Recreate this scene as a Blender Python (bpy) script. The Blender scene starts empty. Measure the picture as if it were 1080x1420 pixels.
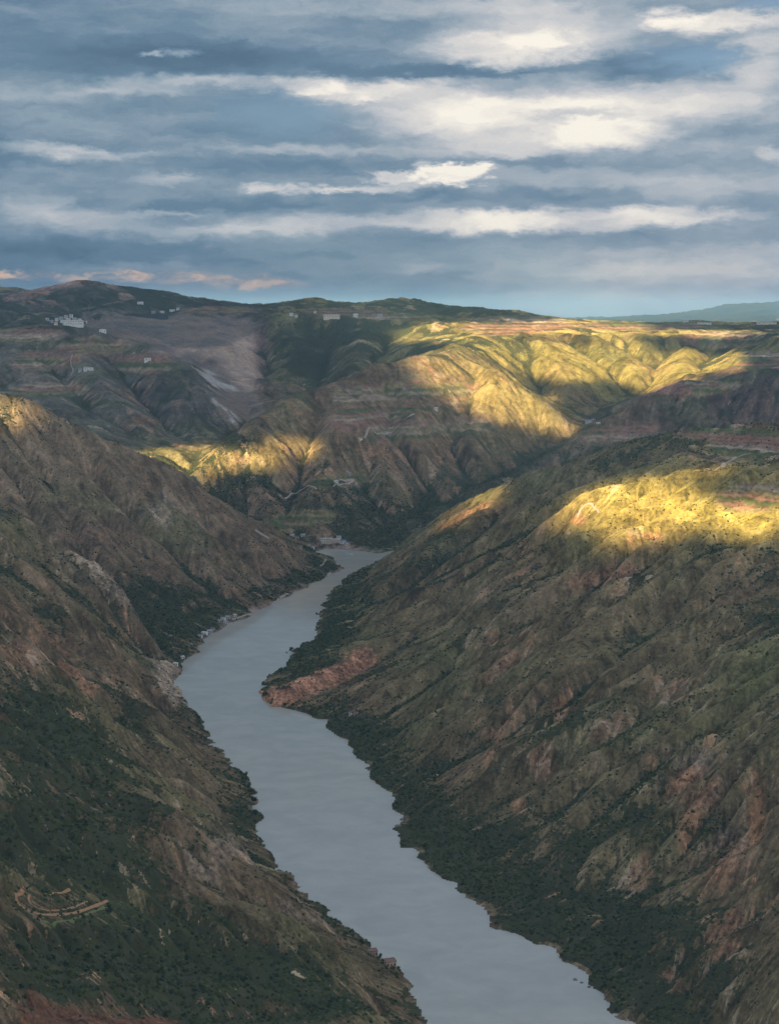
import bpy, bmesh, math, random
import numpy as np
from mathutils import Vector, Matrix
np.seterr(all='ignore')
rng = np.random.default_rng(7)
random.seed(7)
f32 = np.float32
R = math.radians

# ------------------------------------------------------------------ scene
sc = bpy.context.scene
COL = sc.collection
sc.view_settings.view_transform = 'Standard'
sc.view_settings.look = 'None'
sc.view_settings.gamma = 1
sc.view_settings.exposure = 1.75
sc.cycles.use_denoising = True
sc.cycles.denoising_prefilter = 'NONE'
sc.cycles.max_bounces = 5
sc.cycles.diffuse_bounces = 2
sc.cycles.glossy_bounces = 2
sc.cycles.transmission_bounces = 1
sc.cycles.transparent_max_bounces = 8
sc.cycles.volume_bounces = 0
sc.cycles.caustics_reflective = False
sc.cycles.caustics_refractive = False

# ------------------------------------------------------------------ camera (metres; the river is z = 0)
H0, FOC, PIT = 800.0, 1972.0, R(8.0)
cam_d = bpy.data.cameras.new('camera')
cam = bpy.data.objects.new('camera', cam_d); COL.objects.link(cam)
cam.location = (0, 0, H0)
cam.rotation_euler = (R(90) - PIT, 0, 0)
cam_d.sensor_fit = 'VERTICAL'; cam_d.sensor_height = 24.0
cam_d.lens = 24.0 * FOC / 1420.0
cam_d.clip_start = 1.0; cam_d.clip_end = 200000.0
sc.camera = cam
CP, SP = math.cos(PIT), math.sin(PIT)

def ray(px, py):
    dx, dy = (px - 540.0) / FOC, (710.0 - py) / FOC
    return dx, CP + dy * SP, -SP + dy * CP
def P(px, py, Y):
    a, b, c = ray(px, py); t = Y / b
    return (a * t, Y, H0 + c * t)
def W(px, py, z=0.0):
    a, b, c = ray(px, py); t = (z - H0) / c
    return (a * t, b * t, z)
def project(x, y, z):
    d = y * CP - (z - H0) * SP
    return 540.0 + FOC * x / d, 710.0 - FOC * (y * SP + (z - H0) * CP) / d

# ------------------------------------------------------------------ noise
def _hash(ix, iy, seed):
    h = (ix.astype(np.int64) * 374761393 + iy.astype(np.int64) * 668265263 + seed * 974634541) & 0xFFFFFFFF
    h = ((h ^ (h >> 13)) * 1274126177) & 0xFFFFFFFF
    return (h ^ (h >> 16)) & 0xFFFF
def noise(x, y, seed=0):
    ix, iy = np.floor(x), np.floor(y)
    fx, fy = (x - ix).astype(f32), (y - iy).astype(f32)
    ux, uy = fx * fx * fx * (fx * (fx * 6 - 15) + 10), fy * fy * fy * (fy * (fy * 6 - 15) + 10)
    def g(ox, oy):
        a = (_hash(ix + ox, iy + oy, seed) * (2 * math.pi / 65536)).astype(f32)
        return np.cos(a) * (fx - ox) + np.sin(a) * (fy - oy)
    n0 = g(0, 0) * (1 - ux) + g(1, 0) * ux
    n1 = g(0, 1) * (1 - ux) + g(1, 1) * ux
    return (n0 * (1 - uy) + n1 * uy) * 1.5
def fbm(x, y, octv, seed=0, gain=.5, lac=2.03):
    s, a = 0, 1.0
    for k in range(octv):
        s = s + a * noise(x, y, seed + k * 17); a *= gain; x = x * lac + 3.1; y = y * lac + 1.7
    return s
def ridged(x, y, octv, seed=0, gain=.5):
    s, a = 0, 1.0
    for k in range(octv):
        s = s + a * (.5 - np.abs(noise(x, y, seed + k * 17))); a *= gain; x = x * 2.07 + 5.3; y = y * 2.07 + 2.9
    return s
def sstep(a, b, x):
    t = np.clip((x - a) / (b - a), 0, 1); return t * t * (3 - 2 * t)

# ------------------------------------------------------------------ terrain control lines
UM = 0.42
DU = 0.002
V0, V1 = math.log(600.0), math.log(40000.0)
NU = int(2 * UM / DU) + 1
NV = int((V1 - V0) / DU) + 1
us = np.linspace(-UM, UM, NU); vs = V0 + np.arange(NV) * DU
Yg = np.exp(vs)[:, None] * np.ones((1, NU)); Xg = us[None, :] * Yg

left_bank = [(430, 600), (330, 900), (200, 1200), (110, 1400)] + [W(*p)[:2] for p in
    [(595,1420),(578,1385),(548,1340),(505,1305),(470,1278),(430,1240),(385,1195),(355,1160),(362,1130),(355,1095),(328,1060),(300,1030),(283,1002),
     (255,972),(246,945),(252,925),(275,905),(285,886),(312,868),(345,855),(400,826),(440,808),(462,795),(478,788),(470,779),(455,771),(438,766)]]
far_bank = [W(*p)[:2] for p in [(445,763),(470,762),(500,764.5),(522,768)]] + [(60, 4790), (300, 4860), (600, 4930), (1000, 4960), (1700, 4980), (2400,5000)]
right_bank = [(720, 600), (620, 900), (490, 1150), (362, 1380)] + [W(*p)[:2] for p in
    [(868,1420),(834,1372),(776,1328),(733,1305),(692,1287),(640,1240),(590,1197),(550,1165),(542,1150),(556,1138),(545,1110),(510,1072),(482,1030),
     (440,995),(410,985),(375,980),(360,968),(364,945),(395,925),(400,908),(436,882),(441,855),(455,822),(480,800),(505,787),(533,776)]] + [(120, 4640), (300, 4690), (600, 4760), (1000, 4800), (1700, 4820), (2400,4840)]
river_poly = left_bank + far_bank + right_bank[::-1]

LINES = []           # polylines of (x, y, z)
def L(*pts): LINES.append([P(*p) if len(p) == 3 else p[:3] for p in pts])
def LZ(*pts): LINES.append([tuple(p) for p in pts])
for b in (left_bank, far_bank, right_bank): LINES.append([(x, y, 8.0) for x, y in b])
# left near slope: spur crest and left edge
L((250,965,2905),(215,905,3080),(150,800,3250),(60,740,3350),(0,690,3420),(-100,640,3500),(-260,590,3550))
L((-260,640,3000),(-260,760,2500),(-220,900,1900),(-200,1050,1450),(-180,1300,1050),(-120,1420,900))
L((0,853,2500),(0,960,1950),(0,1074,1520),(0,1250,1200),(0,1420,1010))
L((100,1000,1960),(100,1250,1310),(100,1420,1085))
L((250,1130,1720),(250,1250,1450),(250,1420,1210))
L((420,1300,1500),(400,1420,1330))
LZ((-260,600,300),(0,600,200),(200,600,110))
# gully between near-left spur and mid-left slope
LZ((-470,3140,3),(-620,3430,62),(-800,3650,130),(-1050,3800,225),(-1450,3850,330))
# mid-left slope crest
L((-260,518,4250),(-100,532,4290),(0,547,4300),(50,561,4300),(100,589,4300),(170,620,4320),(250,658,4340),(300,694,4350),(350,731,4370),(400,758,4380),(440,775,4400),(474,787,4430))
L((120,720,3850),(200,760,3850))
# valley behind it
LZ((-2300,5300,380),(-1900,5250,320),(-1400,5180,250),(-1000,5250,200),(-766,5260,170),(-550,5080,95),(-330,4900,25),(-240,4830,2))
LZ((-766,5260,170),(-760,5600,225),(-690,6100,262),(-650,6350,280))
# middle mountain
L((250,655,5150),(340,590,5600),(415,545,5900),(480,523,6100),(577,492,6300),(620,490,6350),(660,500,6350),(700,515,6350),(740,545,6300),(770,570,6250),(805,597,6200))
L((620,490,6350),(645,477,7000),(665,466,7600))
LZ((-240,4900,22),(-60,4960,18),(150,5300,60),(400,5650,125),(650,5960,195),(850,6300,262),(1000,6700,335),(1250,7100,430),(1600,7400,520))
L((440,600,5600),(520,590,5600))
# second right ridge
L((505,757,4900),(560,725,5050),(640,690,5250),(720,655,5450),(808,602,5650),(860,572,5750),(900,547,5820),(950,529,5870),(1000,521,5870),(1080,515,5850),(1250,505,5800))
# front right ridge: crest, bench, slope
L((533,774,4590),(580,735,4450),(640,700,4330),(700,672,4230),(760,650,4150),(820,635,4080),(880,615,4020),(960,597,3950),(1080,588,3900),(1250,575,3900))
L((790,700,3450),(820,690,3400),(900,668,3400),(1000,650,3350),(1080,640,3300),(1250,630,3250))
L((790,745,3150),(850,745,3050),(900,742,3000),(1000,740,2900),(1080,745,2800),(1250,760,2700))
L((1080,860,2420),(1080,1000,1950),(1080,1150,1700),(1080,1250,1580),(1080,1420,1400))
L((900,900,2480),(930,1050,2020),(960,1250,1680))
L((760,850,2780),(730,1000,2330),(740,1150,2010))
LZ((700,1200,280),(780,1500,330),(900,2000,420),(1080,2500,500))
LZ((700,600,10),(900,600,120),(900,900,220))
# promontory with the red cliff
L((362,948,2868),(385,952,2862),(410,947,2885),(440,938,2925),(480,925,2990),(515,908,3060))
L((410,969,2868),(440,958,2905),(480,945,2965),(515,931,3030))
L((450,908,3060),(520,885,3180),(600,850,3250),(680,800,3350),(750,755,3350),(790,712,3400))
# left mountain, its village spur
L((-260,540,6300),(-100,520,6700),(0,492,6900),(20,480,7000),(60,453,7250),(95,448,7300),(140,458,7200),(170,470,7100),(230,490,6900),(260,508,6750),(290,540,6500),(335,590,6220))
L((-160,440,7800),(0,442,7900),(60,441,7900),(110,440,8000))
L((-260,400,9500),(-60,407,9500),(0,408,9500),(30,405,9400),(60,402,9350),(95,389,9300),(125,385,9300),(160,393,9300),(185,400,9400),(230,404,9500),(260,406,9500),(290,416,9500),(322,429,9600))
L((-260,390,12000),(-60,394,12000),(0,394,12000),(25,394,12000),(60,405,11800))
# landslide basin
L((120,440,8200),(180,437,8300),(250,438,8400),(320,438,8500),(352,443,8400))
L((150,458,7900),(220,470,7700),(290,478,7500),(338,480,7500))
L((275,500,7250),(310,530,6950),(325,550,6750),(345,583,6380))
L((366,446,8300),(366,480,7900),(368,510,7600),(372,540,7150))
# back range
L((322,429,9600),(360,425,9800),(400,421,9700),(440,412,9500),(470,416,9500),(500,420,9600),(545,414,9600),(572,414,9600),(600,420,9700),(650,431,9800),(690,427,9600),(720,432,9700),(745,438,9600))
L((390,437,8300),(440,438,8250),(520,440,8250),(600,447,8100),(660,450,8000))
L((382,566,6750),(430,548,6650),(520,520,6900))
# plateau on the right and the canyon wall below it
L((738,437,9000),(770,443,9100),(800,446,9500),(870,450,9800),(930,447,10500),(970,445,10500),(1000,449,10000),(1080,447,9500),(1250,446,9500))
L((665,466,7600),(700,470,7500),(760,478,7600),(820,470,7900),(880,466,8000),(960,472,7900),(1040,470,7700),(1080,468,7500),(1250,470,7300))
L((700,505,7050),(760,548,6950),(800,578,6600))
L((860,470,7950),(850,520,7300),(830,565,6850))
L((960,478,7800),(925,520,7250))
L((1010,482,7700),(990,505,7300))
# far land
LZ((-9000,14500,700),(-2500,14000,640),(0,13500,600),(2500,13500,600),(9000,14500,620))
LZ((-9000,20000,560),(0,20000,560),(9000,20000,560))
L((-700,455,31000),(200,450,31000),(640,450,31000),(800,447,31000),(880,441,31000),(930,438,30500),(960,434,30000),(985,425,30000),(1010,421,30000),(1040,423,30000),(1080,419,30000),(1160,416,30000),(1400,424,30000))
LZ((-16500,39800,500),(16500,39800,500))

def pts_to_idx(x, y):
    return (np.log(np.maximum(y, 1)) - V0) / DU, (np.asarray(x) / y + UM) / DU

def poly_mask(poly, X, Y):
    ins = np.zeros(X.shape, bool); n = len(poly)
    for i in range(n):
        (x1, y1), (x2, y2) = poly[i], poly[(i + 1) % n]
        if y1 == y2: continue
        lo, hi = min(y1, y2), max(y1, y2)
        r = (Y >= lo) & (Y < hi)
        if not r.any(): continue
        xi = x1 + (Y - y1) * (x2 - x1) / (y2 - y1)
        ins ^= r & (X < xi)
    return ins

csum = np.zeros((NV, NU)); ccnt = np.zeros((NV, NU))
for ln in LINES:
    for a, b in zip(ln[:-1], ln[1:]):
        a = np.array(a, float); b = np.array(b, float)
        ia, ja = pts_to_idx(a[0], a[1]); ib, jb = pts_to_idx(b[0], b[1])
        n = int(max(abs(ia - ib), abs(ja - jb)) * 1.5) + 2
        t = np.linspace(0, 1, n)[:, None]; p = a + (b - a) * t
        i, j = pts_to_idx(p[:, 0], p[:, 1]); i = np.round(i).astype(int); j = np.round(j).astype(int)
        ok = (i >= 0) & (i < NV) & (j >= 0) & (j < NU)
        np.add.at(csum, (i[ok], j[ok]), p[ok, 2]); np.add.at(ccnt, (i[ok], j[ok]), 1)
river = poly_mask(river_poly, Xg + 12 * fbm(Xg / 45, Yg / 45, 3, 201), Yg + 16 * fbm(Xg / 60, Yg / 60, 3, 207))
csum[river] = -9.0; ccnt[river] = 1

def solve(csum, ccnt):
    """Harmonic interpolation between the control lines, coarse to fine."""
    levels = [(csum, ccnt)]
    while min(levels[-1][0].shape) > 24:
        s, c = levels[-1]
        h, w = s.shape; H, Wd = (h + 1) // 2, (w + 1) // 2
        s2 = np.zeros((H * 2, Wd * 2)); c2 = s2.copy(); s2[:h, :w] = s; c2[:h, :w] = c
        levels.append((s2.reshape(H, 2, Wd, 2).sum((1, 3)), c2.reshape(H, 2, Wd, 2).sum((1, 3))))
    z = None
    for k, (s, c) in enumerate(levels[::-1]):
        m = c > 0; val = np.where(m, s / np.maximum(c, 1), 0)
        if z is None: z = np.full(s.shape, val[m].mean())
        else:
            z = np.repeat(np.repeat(z, 2, 0), 2, 1)[:s.shape[0], :s.shape[1]]
        its = 400 if k < 4 else (160 if k < len(levels) - 1 else 70)
        z = np.where(m, val, z).astype(f32); val = val.astype(f32)
        for _ in range(its):
            p = np.pad(z, 1, mode='edge')
            z = np.where(m, val, .25 * (p[:-2, 1:-1] + p[2:, 1:-1] + p[1:-1, :-2] + p[1:-1, 2:]))
    return z

def blur(z, n=1):
    for _ in range(n):
        p = np.pad(z, 1, mode='edge')
        z = .5 * z + .125 * (p[:-2, 1:-1] + p[2:, 1:-1] + p[1:-1, :-2] + p[1:-1, 2:])
    return z

Z = solve(csum, ccnt)
Z = np.where(river, Z, blur(Z, 6)).astype(f32)
Zbase = Z.copy()
# trenches (side gullies) cut along lines given on the slope
def seg_dist(X, Y, pts):
    d = np.full(X.shape, 1e9, f32)
    for a, b in zip(pts[:-1], pts[1:]):
        ax, ay, bx, by = a[0], a[1], b[0], b[1]
        l2 = (bx - ax) ** 2 + (by - ay) ** 2 + 1e-9
        t = np.clip(((X - ax) * (bx - ax) + (Y - ay) * (by - ay)) / l2, 0, 1)
        d = np.minimum(d, np.hypot(X - ax - t * (bx - ax), Y - ay - t * (by - ay)))
    return d
def sample(G, x, y):
    i, j = pts_to_idx(x, y)
    i = np.clip(i, 0, NV - 1.001); j = np.clip(j, 0, NU - 1.001)
    i0 = i.astype(int); j0 = j.astype(int); a = i - i0; b = j - j0
    return (G[i0, j0] * (1 - a) + G[i0 + 1, j0] * a) * (1 - b) + (G[i0, j0 + 1] * (1 - a) + G[i0 + 1, j0 + 1] * a) * b
_tY = np.exp(np.linspace(math.log(700), V1 - .01, 6000))
def hit(px, py, G=None):
    """The first point of the ground along the line of sight through a place in the photograph."""
    G = Z if G is None else G
    a, b, c = ray(px, py); t = _tY / b
    zz = H0 + c * t
    d = zz - np.maximum(sample(G, a * t, _tY), 0)
    k = np.argmax(d < 0)
    if d[k] >= 0: return None
    if k > 0: w = d[k - 1] / (d[k - 1] - d[k]); y = _tY[k - 1] + w * (_tY[k] - _tY[k - 1])
    else: y = _tY[0]
    x = a * y / b
    return (x, y, float(max(sample(G, np.array(x), np.array(y)), 0)))
GULLIES = [  # (pixels, depth, width)
    ([(441,880),(500,835),(580,795),(660,735),(720,690)], 26, 70),
    ([(500,1010),(600,930),(700,865),(790,820),(860,790)], 24, 60),
    ([(560,1090),(680,1010),(800,960),(900,860)], 18, 50),
    ([(750,1290),(850,1230),(960,1190),(1075,1080)], 32, 60),
    ([(590,1180),(700,1090),(820,1030),(930,960)], 18, 45),
    ([(655,500),(650,550),(622,600),(600,660),(590,700)], 34, 70),
    ([(540,540),(530,600),(500,680)], 22, 60),
    ([(450,560),(420,620),(400,690)], 22, 60),
    ([(720,530),(745,580),(740,620)], 20, 55),
    ([(300,820),(240,760),(180,700),(120,640)], 16, 60),
    ([(380,800),(320,750),(260,700)], 14, 50),
    ([(190,1000),(100,900),(30,800)], 16, 50),
    ([(330,1130),(230,1060),(130,960),(40,880)], 18, 45),
    ([(460,1300),(300,1200),(180,1120),(60,1020)], 20, 45),
    ([(400,1340),(250,1320),(120,1310),(10,1310)], 34, 70),
    ([(250,600),(210,560),(170,510),(150,480)], 34, 110),
    ([(120,560),(90,520),(60,490)], 26, 90),
    ([(430,540),(450,500),(460,460)], 40, 120),
    ([(520,510),(530,480),(540,455)], 34, 110),
    ([(745,545),(740,520),(720,490)], 36, 100),
    ([(830,560),(900,520),(915,490)], 44, 110),
    ([(980,515),(975,495),(985,478)], 36, 90),
]
dz = np.zeros_like(Z)
for pix, dep, wid in GULLIES:
    pts = [hit(*p) for p in pix]; pts = [p for p in pts if p]
    if len(pts) > 1:
        dz = np.minimum(dz, -1.55 * dep * np.exp(-(seg_dist(Xg, Yg, pts) / wid) ** 1.5))
Z = Z + np.where(river, 0, dz * sstep(2, 60, Z)).astype(f32)

# ------------------------------------------------------------------ relief noise, then stream erosion
Xf, Yf = Xg.astype(f32), Yg.astype(f32)
wx = fbm(Xg / 500, Yg / 500, 2, 90) * 90; wy = fbm(Xg / 500, Yg / 500, 2, 95) * 90
far = sstep(5000, 9000, Yg)
amp = sstep(0, 110, Z) * (1 + .1 * far)
flat = np.exp(-((Yg - 9200) / 1200) ** 2) * (us[None, :] > .1)          # plateau keeps calmer
amp = amp * (1 - .6 * flat)
Z = Z + (amp * (44 * ridged((Xg + wx) / 560, (Yg + wy) / 560, 5, 3, .48) - 18 + 4 * fbm(Xg / 60, Yg / 60, 3, 11))).astype(f32) * np.where(river, 0, 1)
far_m = 1.1 * sstep(16000, 26000, Yg); Z = Z + (far_m * 120 * (ridged(Xg / 4000, Yg / 4000, 4, 31) - .3)).astype(f32)
DIRS = [(-1,-1),(-1,0),(-1,1),(0,-1),(0,1),(1,-1),(1,0),(1,1)]
def shift(a, di, dj):                    # value of the neighbour at (+di, +dj)
    p = np.pad(a, 1, mode='edge'); h, w = a.shape
    return p[1 + di:1 + di + h, 1 + dj:1 + dj + w]
def push(a, di, dj):                     # send a to the neighbour at (+di, +dj)
    o = np.zeros_like(a); h, w = a.shape
    o[max(0, di):h + min(0, di), max(0, dj):w + min(0, dj)] = a[max(0, -di):h + min(0, -di), max(0, -dj):w + min(0, -dj)]
    return o
PX, PY = project(Xg, Yg, Z)
def blob0(px, py, rx, ry, ang, y0, y1):
    c, s = math.cos(R(ang)), math.sin(R(ang)); dx, dy = PX - px, PY - py
    return np.exp(-(((dx * c + dy * s) / rx) ** 2 + ((-dx * s + dy * c) / ry) ** 2) ** 2) * ((Yg > y0) & (Yg < y1))
HARD = np.maximum.reduce([blob0(440,945,110,34,-20,2780,3150), blob0(235,945,30,45,-15,2700,3050), blob0(120,780,150,30,38,2900,3400) * .6, blob0(700,840,60,60,0,2800,3500) * .6]).astype(f32)
def erode(z, Y, du, outer, inner, k, fixed, creep=.1, A=None, hard=0):
    cs = (Y * du).astype(f32); area = cs * cs
    if A is None: A = area.copy()
    for it in range(outer):
        for _ in range(2):               # fill small pits
            mn = np.minimum.reduce([shift(z, *d) for d in DIRS])
            z = np.where(fixed, z, np.maximum(z, mn + .01 * cs))
        Ws = []; tot = 0; smax = 0
        for d in DIRS:
            s = np.maximum((z - shift(z, *d)) / (cs * math.hypot(*d)), 0)
            smax = np.maximum(smax, s); w = s ** 1.6; Ws.append(w); tot = tot + w
        inv = 1 / np.maximum(tot, 1e-9); Ws = [w * inv for w in Ws]
        for _ in range(inner):
            n = area.copy()
            for d, w in zip(DIRS, Ws): n += push(A * w, *d)
            A = n
        inc = np.minimum(k * (1 - .55 * sstep(4700, 6000, Y)) * A ** .45 * smax, .3 * smax * cs) * (1 - .92 * hard)
        z = np.where(fixed, z, z - inc)
        p = np.pad(z, 1, mode='edge')
        z = np.where(fixed, z, z + creep * (.25 * (p[:-2, 1:-1] + p[2:, 1:-1] + p[1:-1, :-2] + p[1:-1, 2:]) - z)).astype(f32)
    return z, A
zc = Z[::2, ::2]; yc = Yf[::2, ::2]; rc = river[::2, ::2]
zc0 = zc.copy()
zc, Ac = erode(zc, yc, DU * 2, 18, 45, .065, rc, .06, None, HARD[::2, ::2])
def up2(a, shape):
    r = np.repeat(np.repeat(a, 2, 0), 2, 1)
    r = r[:shape[0], :shape[1]] if r.shape[0] >= shape[0] and r.shape[1] >= shape[1] else np.pad(r, ((0, max(0, shape[0]-r.shape[0])), (0, max(0, shape[1]-r.shape[1]))), mode='edge')[:shape[0], :shape[1]]
    return blur(blur(r))
Z = Z + up2(zc - zc0, Z.shape) * np.where(river, 0, 1)
Z = (Z + sstep(0, 30, Z) * np.where(river, 0, 1) * (fbm(Xg / Yg * 160, vs[:, None] * 160, 3, 51) * .0010 * Yg)).astype(f32)
Z, A = erode(Z, Yf, DU, 9, 30, .046, river, .07, up2(Ac, Z.shape), HARD)
dlow = up2(blur((Zbase - Z)[::4, ::4], 40), (Z[::2, ::2]).shape); Z = (Z + np.where(river, 0, .85 * up2(dlow, Z.shape) * sstep(5, 60, Zbase))).astype(f32)
logA = np.log10(np.maximum(A, 1)); 
# keep the river open: only the river polygon may lie under water
Z = np.where(river, np.minimum(Z, -4), np.maximum(Z, np.maximum(.8, np.minimum(.75 * Zbase, 26))))
Z = Z.astype(f32)
#@@MESH
# ------------------------------------------------------------------ image-place helpers for ground features
PX, PY = project(Xg, Yg, Z)
PX = PX.astype(f32); PY = PY.astype(f32)
def slope_of(G):
    gy, gx = np.gradient(G)
    cs = (Yg * DU).astype(f32)
    return gx / cs, gy / cs                # per metre, along x and (about) along y
GX, GY = slope_of(Z)
SL = np.hypot(GX, GY)
def flow_smear(a, steps, step=1.0, up=False):
    """Drag a pattern down the fall line, so it reads as wash and scree streaks."""
    ii, jj = np.meshgrid(np.arange(NV, dtype=f32), np.arange(NU, dtype=f32), indexing='ij')
    n = np.maximum(SL, 1e-4); di = GY / n * step; dj = GX / n * step
    out = a.copy(); i = ii; j = jj; w = 1.0
    for k in range(steps):
        ic = np.clip(i, 0, NV - 1).astype(np.int32); jc = np.clip(j, 0, NU - 1).astype(np.int32)
        i = np.clip(i + di[ic, jc], 0, NV - 1); j = np.clip(j + dj[ic, jc], 0, NU - 1)
        out = out + a[i.astype(np.int32), j.astype(np.int32)]
    return out / (steps + 1)
def blob(px, py, rx, ry, ang=0, y0=0, y1=1e9, p=1.0):
    """Soft elliptic weight round a place, kept to the slope between two distances."""
    c, s = math.cos(R(ang)), math.sin(R(ang))
    dx, dy = PX - px, PY - py
    e = ((dx * c + dy * s) / rx) ** 2 + ((-dx * s + dy * c) / ry) ** 2
    return np.exp(-e ** p) * ((Yg > y0) & (Yg < y1))
def blobs(lst): 
    o = np.zeros((NV, NU), f32)
    for b in lst: o = np.maximum(o, (b[-1] if isinstance(b[-1], str) else 1) * 0 + blob(*b).astype(f32))
    return o

lu, lv = Xg / Yg, vs[:, None] + 0 * Xg
n_big = fbm(Xg / 420, Yg / 420, 4, 301).astype(f32)
n_mid = fbm(Xg / 110, Yg / 110, 4, 311).astype(f32)
n_fin = fbm(lu * 130, lv * 130, 3, 321).astype(f32)
white = rng.standard_normal((NV, NU)).astype(f32)
streak = flow_smear(blur(white, 1), 14); streak /= streak.std()
streak2 = flow_smear(noise(lu * 170, lv * 170, 77).astype(f32), 26); streak2 /= streak2.std()
bands = flow_smear(noise(lu * 70, lv * 70, 79).astype(f32), 60); bands = blur(bands, 2); bands /= bands.std()
conc = blur(Z, 12) - Z                                   # > 0 in hollows
conc = conc / (Yg * DU).astype(f32)
wet = sstep(3.0, 4.6, blur(np.log10(np.maximum(A, 1)).astype(f32), 2) + .25 * n_mid)

# zones of the valley sides
zA = ((Yg < 3450) & (us[None, :] < -.02) & (PX < 620) & (Xg < 150)).astype(f32)                    # near left slope
zA = zA * (1 - sstep(-60, 60, Xg - (-560 - 0 * Yg) - 2000))   # plain mask
left = (PX < 600) & (Yg < 3500) & (Xg < np.interp(Yg, [600, 1517, 2130, 2885, 3580], [500, 160, -90, -330, -300]))
zA = left & (Yg < 3480)
zB = (Yg >= 3000) & (Yg < 4700) & (Xg < np.interp(Yg, [2900, 3140, 3600, 4430], [-400, -420, -330, -140])) & ~((Yg < 3480) & (PY > 690 + PX * 1.02))
zA = left & ~zB
zH = (Yg < 4800) & ~left & ~zB
zE = (Yg >= 4800) & (Xg > np.interp(Yg, [4800, 5300, 5650, 5960, 6300, 7000], [-50, 150, 400, 650, 850, 1250])) & (Yg < 6900) 
zC = (Yg >= 4800) & (Yg < 7000) & ~zE & (PX > 240) & (Xg > -700)
zD = (Yg >= 4800) & ~zE & ~zC & (PX < 372) & (Yg < 11000)
zG = (Yg >= 6300) & ~zD & ~zE & ~zC
def soft(m): return blur(m.astype(f32), 10)
zA, zB, zH, zE, zC, zD, zG = [soft(m) for m in (zA, zB, zH, zE, zC, zD, zG)]

# vegetation cover 0..1
veg = .355 + .22 * n_big + .30 * n_mid + .55 * wet + .14 * np.clip(conc, -3, 3) + .06 * n_fin - .08 * streak2 + .15 * bands
veg += -.30 * sstep(.55, 1.0, SL)
VEG = [(230,860,75,60,-20,3000,4300),(340,830,90,24,-18,3000,4400),(180,830,60,40,20,3100,4000),(445,805,45,14,0,3800,4500),(430,770,50,12,30,4300,4500),
       (80,1010,120,90,35,1000,2600),(60,1180,110,60,10,1000,2200),(150,1340,230,60,5,700,1800),(330,1130,45,80,30,1000,2600),(300,1300,140,50,20,900,1900),
       (420,900,70,25,-20,2700,3700),(470,850,60,30,-35,2800,4200),(560,1100,110,70,35,1700,2900),(640,1180,110,60,30,1500,2500),(800,1290,130,60,20,1300,2200),
       (480,1010,50,25,20,2400,3000),(900,1330,140,70,0,1100,1900),(600,780,90,14,-38,3000,4600),(700,660,90,12,-25,3900,4600),(950,1150,60,30,0,1500,2200),(720,1000,80,35,-30,1900,2700),
       (560,740,60,18,-25,4500,5600),(700,650,120,16,-22,4700,6000),(500,740,40,12,0,4700,5100),(430,490,60,45,10,6400,8500),(560,460,120,16,0,7000,9500),
       (180,410,140,14,0,8000,12000),(60,440,60,30,0,6500,9000),(500,425,160,9,0,8800,12000),(700,435,60,7,0,8800,12000),(480,700,120,30,0,4800,6000),(250,500,60,40,30,6000,7300)]
VEG += [(300,1380,200,40,10,700,1500),(120,1310,120,40,0,800,1600),(980,1380,120,50,0,1000,1700),(60,1040,110,100,30,1000,2500),(200,1350,260,60,5,700,1700),(90,1170,130,60,8,1000,2000)]
for b in VEG: veg += .42 * blob(*b)
BARE = [(200,720,150,60,35,3500,4500),(330,690,100,40,35,3700,4500),(80,660,110,70,30,3500,4500),(110,800,110,30,38,2500,3400),(900,690,130,50,0,2900,3900),
        (230,470,110,40,8,6300,8600),(330,520,45,50,50,6300,8600),(700,560,100,50,25,5000,6600),(850,510,120,45,0,6300,8200),(300,1060,70,60,40,1500,2800),(600,870,90,45,-35,2900,3600),
        (870,860,160,50,-20,2100,3100)]
for b in BARE: veg -= .40 * blob(*b)
veg = np.clip(veg, 0, 1)

# bare red earth and rock outcrops, stretched down the fall line
SOIL = [(700,900,40,70,15,2500,3400),(650,715,55,18,-28,3900,4500),(830,800,60,14,-12,2800,3300),(720,780,25,40,15,2900,3500),(960,1100,60,40,-25,1500,2300),(1040,1090,40,60,0,1400,2300),
        (780,980,18,40,20,2000,2700),(880,1220,24,50,35,1400,2000),(1000,1200,50,50,0,1300,2000),(100,920,60,40,40,1700,2900),(230,950,18,45,-20,2700,3100),
        (40,900,50,40,40,1700,3000),(520,630,50,20,0,5000,6100),(600,540,40,40,0,5400,6500),(610,640,30,22,0,5000,5800),(470,610,14,30,10,5000,6000),(560,560,80,14,-5,5400,6500),(440,660,40,12,-15,5000,5900),
        (960,540,90,16,-3,5300,6200),(860,560,60,16,-10,5200,6200),(1050,500,50,14,0,6500,8000),(330,640,20,40,20,4900,5900),(200,590,50,30,30,5500,7000),(180,500,60,12,0,6000,7300),(80,400,60,10,-14,8300,11800),
        (750,1050,40,40,30,1900,2500),(850,1010,50,25,-30,2000,2600),(930,960,40,20,-20,2100,2700),(1010,1300,40,40,10,1200,1800),(930,1370,40,30,0,1200,1800),(690,1030,20,30,20,2000,2700),(580,920,60,16,-30,2900,3300)]
soil = np.zeros((NV, NU), f32)
for b in SOIL: soil = np.maximum(soil, blob(*b).astype(f32))
soil_m = sstep(.55, 1.05, .75 * soil + .20 * streak + .16 * streak2 + .22 * n_mid + .25 * sstep(.5, .95, SL) - .02)
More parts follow.
